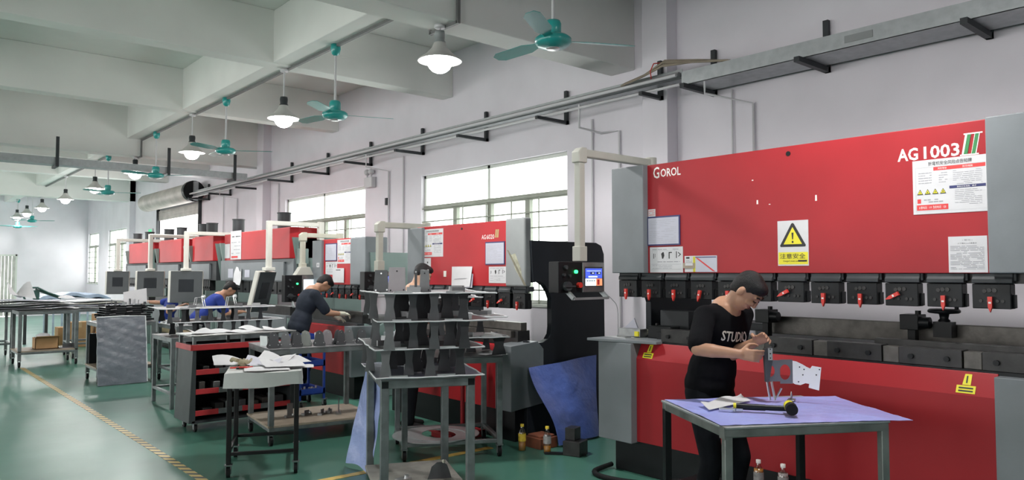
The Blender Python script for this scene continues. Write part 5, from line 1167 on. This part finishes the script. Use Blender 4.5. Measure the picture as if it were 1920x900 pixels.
MB().tube([(.0, 0, 1.02), (-.06, 0, 1.16), (.04, 0, 1.30), (.24, 0, 1.30), (.45, 0, 1.18), (.75, 0, 1.06)], .022, 8).build('hose', mat('dark_green_hose', (.03, .09, .08), .5), o); MB().box(.16, .28, 0, .1, 1.0, 1.24).build('motor', MATS['dark_green_hose'], o, .01); MB().bar((.2, .05, 1.26), (.72, .05, 1.04), .06, .05).build('arm', MATS['dark_green_hose'], o)
for k, (x, y, w, h) in enumerate(((3.35, 18.9, .5, .55), (3.95, 19.1, .45, .7), (3.3, 19.6, .45, .4))):
    o = thing('cardboard_box', ('wide', 'tall', 'small')[k] + ' brown cardboard box on the floor of the far aisle', 'box', (x, y, 0)); MB().box(0, w, 0, .4, 0, h).build('carton', CARD, o, .006); MB().box(w * .42, w * .58, -.001, .401, h - .12, h + .001).build('tape_strip', mat('parcel_tape', (.50, .36, .2), .3), o)
# ================================================================== PEOPLE
from mathutils.bvhtree import BVHTree
def blob(name, prims, voxel, m, parent, smooth=4):
    """one continuous surface from overlapping tapered limbs and ellipsoids"""
    mb = MB()
    for p in prims:
        if p[0] == 'c':
            _, a, b, ra, rb = p; a, b = Vector(a), Vector(b)
            mb.ball(a, ra, None, 14); mb.ball(b, rb, None, 14)
            if (b - a).length > 1e-4: mb.cyl(a, b, ra, rb, 14)
        else:
            _, c, M, r = p; n0 = len(mb.v); mb.ball((0, 0, 0), 1, None, 18, r)
            for i in range(n0, len(mb.v)): mb.v[i] = tuple(M @ Vector(mb.v[i]) + Vector(c))
    o = mb.build(name, m)
    r = o.modifiers.new('r', 'REMESH'); r.mode = 'VOXEL'; r.voxel_size = voxel; r.use_smooth_shade = True
    s = o.modifiers.new('s', 'SMOOTH'); s.factor = .5; s.iterations = smooth
    bpy.context.view_layer.update()
    me = bpy.data.meshes.new_from_object(o.evaluated_get(bpy.context.evaluated_depsgraph_get()))
    old = o.data; o.modifiers.clear(); o.data = me; bpy.data.meshes.remove(old); me.name = name
    for p in me.polygons: p.use_smooth = True
    o.parent = parent; return o
def ik(a, b, l1, l2, pole):
    a, b, pole = Vector(a), Vector(b), Vector(pole); d = b - a; L = min(d.length, (l1 + l2) * .999); u = d.normalized()
    x = (l1 * l1 - l2 * l2 + L * L) / (2 * L); h = math.sqrt(max(l1 * l1 - x * x, 0)); pv = (pole - u * pole.dot(u)).normalized()
    return a + u * x + pv * h, a + u * L
def hand_prims(wrist, fdir, palmn, side, curl, k=1.0, thumb=.8):
    """fdir: knuckle direction, palmn: out of the palm, side: +1 thumb towards fdir x palmn"""
    f = Vector(fdir).normalized(); n = Vector(palmn); n = (n - f * n.dot(f)).normalized(); t = f.cross(n) * side; w = Vector(wrist); P = []
    for s in (-.026, -.009, .009, .026): P.append(('c', w + f * .018 * k + t * s * .7 * k, w + f * .088 * k + t * s * k, .0135 * k, .0115 * k))
    for i, (s, L) in enumerate(((.029, .070), (.0098, .079), (-.0098, .073), (-.029, .058))):
        p = w + f * .088 * k + t * s * k; ang = 0; seg = (L * .45 * k, L * .32 * k, L * .25 * k); r = .0088 * k
        for j in range(3):
            ang += curl * (.75 + .12 * i) * (1, 1.15, .8)[j]; q = p + (f * math.cos(ang) + n * math.sin(ang)).normalized() * seg[j] + t * s * .04; P.append(('c', p, q, r, r * .9)); p = q; r *= .92
    p = w + f * .028 * k + t * .028 * k + n * .006; q = p + (f * .55 + t * .75 + n * .35).normalized() * .042 * k; r_ = q + (f * .9 + t * .15 + n * thumb).normalized() * .032 * k; s_ = r_ + (f * .8 - t * .25 + n * thumb).normalized() * .025 * k
    P += [('c', p, q, .015 * k, .0115 * k), ('c', q, r_, .0110 * k, .0098 * k), ('c', r_, s_, .0098 * k, .0082 * k)]
    return P
def Rm(x=0, y=0, z=0): return Matrix.Rotation(z, 3, 'Z') @ Matrix.Rotation(y, 3, 'Y') @ Matrix.Rotation(x, 3, 'X')

def person(label, loc, rz, hip=(0, 0, .90), lean=.2, side=0, twist=0, head_pitch=.6, head_yaw=0, neck=None, rh=None, lh=None, rf=(0, -.12), lf=(0, .12), seat=False,
           bulk=1.0, crew=False, skin=SKIN, shirt=BTEE, trousers=JEANS, voxel=.012, sleeve=.62, fine=False, gloves=False, scale=1.0, relb=(-.3, -.6, -.6), lelb=(-.3, .6, -.6), rcurl=.55, lcurl=.55, rpalm=(0, .4, -1), lpalm=(0, -.4, -1), text=None):
    """local frame: +x the way the person faces, +y the person's left, z up"""
    o = thing('person', label, 'person', loc, rz); o.scale = (scale,) * 3
    H = Vector(hip); sp = Vector((math.sin(lean), side, math.cos(lean))).normalized()
    sp2 = Vector((math.sin(lean * 1.25), side, math.cos(lean * 1.25))).normalized()
    waist = H + sp * .16; chest = H + sp * .30; top = chest + sp2 * .20; lat = Vector((-math.sin(twist), math.cos(twist), 0))
    fw = lat.cross(sp2).normalized() * 1.0
    SR, SL = top - lat * .175 - sp2 * .03, top + lat * .175 - sp2 * .03
    nk = top + sp2 * .03; hp = head_pitch
    nd = Vector((math.sin(lean * .6 + hp * .7), 0, math.cos(lean * .6 + hp * .7)))
    nd = Matrix.Rotation(twist * .6, 3, 'Z') @ nd
    hb = nk + nd * .085; HM = Rm(0, 0, twist + head_yaw) @ Rm(0, lean * .6 + hp, 0)
    hc = hb + HM @ Vector((.025, 0, .095))
    def hd(x, y, z): return hc + HM @ Vector((x, y, z))
    B = []   # skin body
    B += [('e', hd(-.008, 0, .02), HM, (.094, .074, .096)), ('e', hd(.030, 0, -.045), HM, (.060, .058, .072)), ('c', hd(.05, 0, -.085), hd(.062, 0, -.088), .030, .022)]
    B += [('c', hd(.086, 0, .018), hd(.102, 0, -.022), .011, .015), ('c', hd(.085, -.03, -.012), hd(.07, -.045, -.02), .018, .016), ('c', hd(.085, .03, -.012), hd(.07, .045, -.02), .018, .016)]
    B += [('c', hd(.080, -.034, .034), hd(.090, 0, .036), .011, .010), ('c', hd(.080, .034, .034), hd(.090, 0, .036), .011, .010), ('c', hd(.083, -.018, -.058), hd(.083, .018, -.058), .010, .010)]
    for s in (-1, 1): B += [('e', hd(-.004, .076 * s, -.008), HM, (.022, .012, .034))]
    B += [('c', nk - sp2 * .05, hd(-.015, 0, -.05), .062, .055), ('c', H, top, .09, .10), ('c', SR, SL, .055, .055)]
    T = [('e', chest + sp2 * .06, Rm(0, lean * 1.2, twist), (.122 * bulk, .172 * bulk, .21)), ('e', H + sp * .10, Rm(0, lean, twist * .3), (.122 * bulk, .165 * bulk, .20)), ('e', H + sp * .02, Rm(0, lean * .6, 0), (.128 * bulk, .172 * bulk, .14)), ('c', SR, SL, .072, .072), ('c', top - sp2 * .02, nk + sp2 * .0, .085, .068)]
    arms = []
    for S, tgt, pole, cu, pal, sg, Lr in ((SR, rh, relb, rcurl, rpalm, 1, -1), (SL, lh, lelb, lcurl, lpalm, -1, 1)):
        if tgt is None: tgt = S + Vector((.05, .06 * Lr, -.52))
        E, Wr = ik(S, tgt, .285, .25, pole); arms.append((S, E, Wr))
        B += [('c', S, E, .048, .040), ('c', E, E + (Wr - E) * .35, .041, .042), ('c', E + (Wr - E) * .35, Wr, .040, .027)]
        T += [('c', S, S + (E - S) * sleeve, .068, .070), ('c', S + (E - S) * sleeve, S + (E - S) * (sleeve + .12), .069, .067)]
        fd = (Wr - E).normalized()
        if not gloves: B += hand_prims(Wr - fd * .01, fd, pal, sg, cu)
        else:
            blob('glove', hand_prims(Wr - fd * .01, fd, pal, sg, cu, 1.12) + [('c', Wr - fd * .05, Wr + fd * .02, .034, .034)], .009, GLOVE, o, 2)
    Q = [('e', H + Vector((0, 0, -.02)), Rm(0, lean * .4, 0), (.128, .172, .13))]
    for fx, sg in ((rf, -1), (lf, 1)):
        hj = H + Vector((0, .09 * sg, -.03)); an = Vector((fx[0], fx[1], .085)); K, A = ik(hj, an, .43, .41, (1, .15 * sg, .35 if seat else 0))
        B += [('c', hj, K, .07, .05), ('c', K, A, .05, .035)]
        Q += [('c', hj, K, .098, .070), ('c', K, A, .070, .058)]
        sh = [('c', A + Vector((-.05, 0, -.05)), A + Vector((.06, 0, -.045)), .038, .042), ('c', A + Vector((.06, 0, -.047)), A + Vector((.15, .01 * sg, -.055)), .044, .030), ('c', A, A + Vector((0, 0, -.04)), .046, .045)]
        blob('shoe', sh, .010, RUBBER, o, 3)
    body = blob('body', B, voxel if not fine else .0058, skin, o, 4 if not fine else 5)
    sh = blob('shirt', T, voxel, shirt, o, 6); blob('trousers', Q, voxel, trousers, o, 6)
    hr = [('e', hd(-.016, 0, .040), HM, (.097, .0775, .090)), ('e', hd(-.036, 0, .012), HM, (.075, .0765, .085)), ('e', hd(.030, 0, .080), HM, (.066, .064, .040)), ('e', hd(-.058, 0, -.035), HM, (.040, .056, .045))]
    for s in (-1, 1): hr.append(('c', hd(.012, .070 * s, .045), hd(.016, .071 * s, .020), .010, .006))
    if crew: hr = [('e', hd(-.014, 0, .038), HM, (.095, .0755, .086)), ('e', hd(-.030, 0, .018), HM, (.074, .0745, .078)), hr[2]]
    blob('hair', hr, .010, HAIR, o, 3)
    if fine:
        for s in (-1, 1):
            MB().tube([hd(.094, .014 * s, .040), hd(.093, .030 * s, .046), hd(.082, .046 * s, .040)], .0045, 6).build('eyebrow', HAIR, o)
            MB().tube([hd(.097, .018 * s, .010), hd(.094, .031 * s, .006), hd(.085, .044 * s, .011)], .0028, 6).build('eyelid', HAIR, o)
        MB().tube([hd(.092, -.02, -.058), hd(.097, 0, -.057), hd(.092, .02, -.058)], .003, 6).build('mouth', mat('lips', (.30, .12, .09), .5), o)
        ns = nk + sp2 * .005
        MB().tube([ns + (lat * math.cos(t) * .068 + fw * -math.sin(t) * .066) + sp2 * (.012 * math.sin(t) - .004) for t in [2 * math.pi * i / 24 for i in range(25)]], .007, 8).build('collar', shirt, o)
    if text:
        bvh = BVHTree.FromPolygons([v.co for v in sh.data.vertices], [p.vertices[:] for p in sh.data.polygons])
        fdir = Vector((math.cos(twist), math.sin(twist), 0)); fdir = (fdir - sp2 * fdir.dot(sp2)).normalized(); right = fdir.cross(sp2) * -1
        vs, fs = _text_mesh(text, .02); x0 = min(v.x for v in vs); x1 = max(v.x for v in vs); wdt = .215
        bm = bmesh.new(); bv = [bm.verts.new(v) for v in vs]
        for f in fs:
            try: bm.faces.new([bv[i] for i in f])
            except ValueError: pass
        bmesh.ops.triangulate(bm, faces=bm.faces[:])
        for _ in range(2): bmesh.ops.subdivide_edges(bm, edges=[e for e in bm.edges if e.calc_length() > .12], cuts=1, use_grid_fill=True)
        bmesh.ops.triangulate(bm, faces=bm.faces[:])
        for v in bm.verts:
            a = ((v.co.x - x0) / (x1 - x0) - .5) * wdt; b = (v.co.y - .35) * .088
            org = chest + sp2 * (.075 + b) + right * a + fdir * .6
            hit = bvh.ray_cast(org, -fdir); v.co = (hit[0] + fdir * .0045) if hit[0] is not None else org - fdir * .47
        me = bpy.data.meshes.new('chest_lettering'); bm.to_mesh(me); bm.free(); me.materials.append(mat('cream_print', (.78, .74, .62), .7, var=.03)); to = bpy.data.objects.new('chest_lettering', me); col.objects.link(to); to.parent = o
    return o, arms

def local(px, py, rz, w):
    d = Vector(w) - Vector((px, py, 0)); c, s = math.cos(-rz), math.sin(-rz); return Vector((d.x * c - d.y * s, d.x * s + d.y * c, d.z))
# man in black at the near table
fx, fy, fr = 4.13, 2.79, R(-95)
lhw = local(fx, fy, fr, atY(1419, 640, 2.48)); rhw = local(fx, fy, fr, atY(1388, 664, 2.44))
person('man in a black lettered T-shirt bending over the near worktable', (fx, fy, 0), fr, (-.06, 0, .92), .22, .04, -.06, .80, .30, None, rhw, lhw, (-.06, -.12), (-.02, .13),
       shirt=BTEE, trousers=JEANS, fine=True, voxel=.010, bulk=1.1, sleeve=.74, relb=(-.5, -.75, -.35), lelb=(-1, .35, -.25), rcurl=.62, lcurl=.45, rpalm=(.0, 1, -.1), lpalm=(.1, -.8, -.6), text='STUDIO')
# man in charcoal at the third press
gx, gy, gr = 4.28, 9.25, R(-8)
person('man in a charcoal T-shirt leaning into the third press with gloves', (gx, gy, 0), gr, (.0, 0, .92), .32, -.02, 0, .85, 0, None, local(gx, gy, gr, (4.80, 9.02, 1.10)), local(gx, gy, gr, (4.88, 9.25, 1.02)), (-.05, -.12), (.0, .12),
       shirt=GTEE, bulk=1.12, voxel=.013, sleeve=.72, gloves=True, relb=(-.5, -.5, -.8), lelb=(-.2, .6, -.8))
# man in white at the second press
wx, wy, wr = 4.36, 6.78, R(-20)
person('crew-cut man in a white T-shirt working behind the tiered rack', (wx, wy, 0), wr, (0, 0, .95), .12, 0, 0, .42, 0, None, (.38, -.12, 1.15), (.38, .12, 1.15), (0, -.12), (.05, .12), skin=SKINL, shirt=WTEE, voxel=.012, crew=True, bulk=1.05, relb=(-.4, -.5, -.8), lelb=(-.4, .5, -.8))
# man in blue bending at the fourth press
bx, by, br = 4.04, 12.5, R(-12)
person('man in a blue T-shirt stooping at the press behind the metal trays', (bx, by, 0), br, (0, 0, .88), .68, 0, 0, .42, 0, None, (.66, -.14, 1.0), (.66, .14, 1.0), (-.05, -.12), (.02, .12), shirt=BLTEE, trousers=JEANS, voxel=.014, relb=(-.4, -.5, -.8), lelb=(-.4, .5, -.8))
# seated man in blue
sx, sy, sr = 4.26, 14.9, R(-30)
person('man in a blue T-shirt and khaki trousers seated behind the dark monitor', (sx, sy, 0), sr, (0, 0, .66), .22, 0, 0, .35, 0, None, local(sx, sy, sr, (4.40, 14.45, 1.04)), local(sx, sy, sr, (3.98, 15.25, 1.10)), (.38, -.16), (.36, .16), seat=True, shirt=BLTEE, trousers=KHAKI, voxel=.014, lelb=(-.3, .5, -.6))
st = thing('stool', 'round dark stool under the seated man in khaki trousers', 'stool', (4.26, 14.9, 0))
MB().cyl((0, 0, .50), (0, 0, .54), .17, n=24).build('seat', DGREY, st, .008)
for k in range(4): a = R(45 + 90 * k); MB().cyl((.11 * math.cos(a), .11 * math.sin(a), .5), (.18 * math.cos(a), .18 * math.sin(a), 0), .013, n=8).build('leg', TUBE, st)
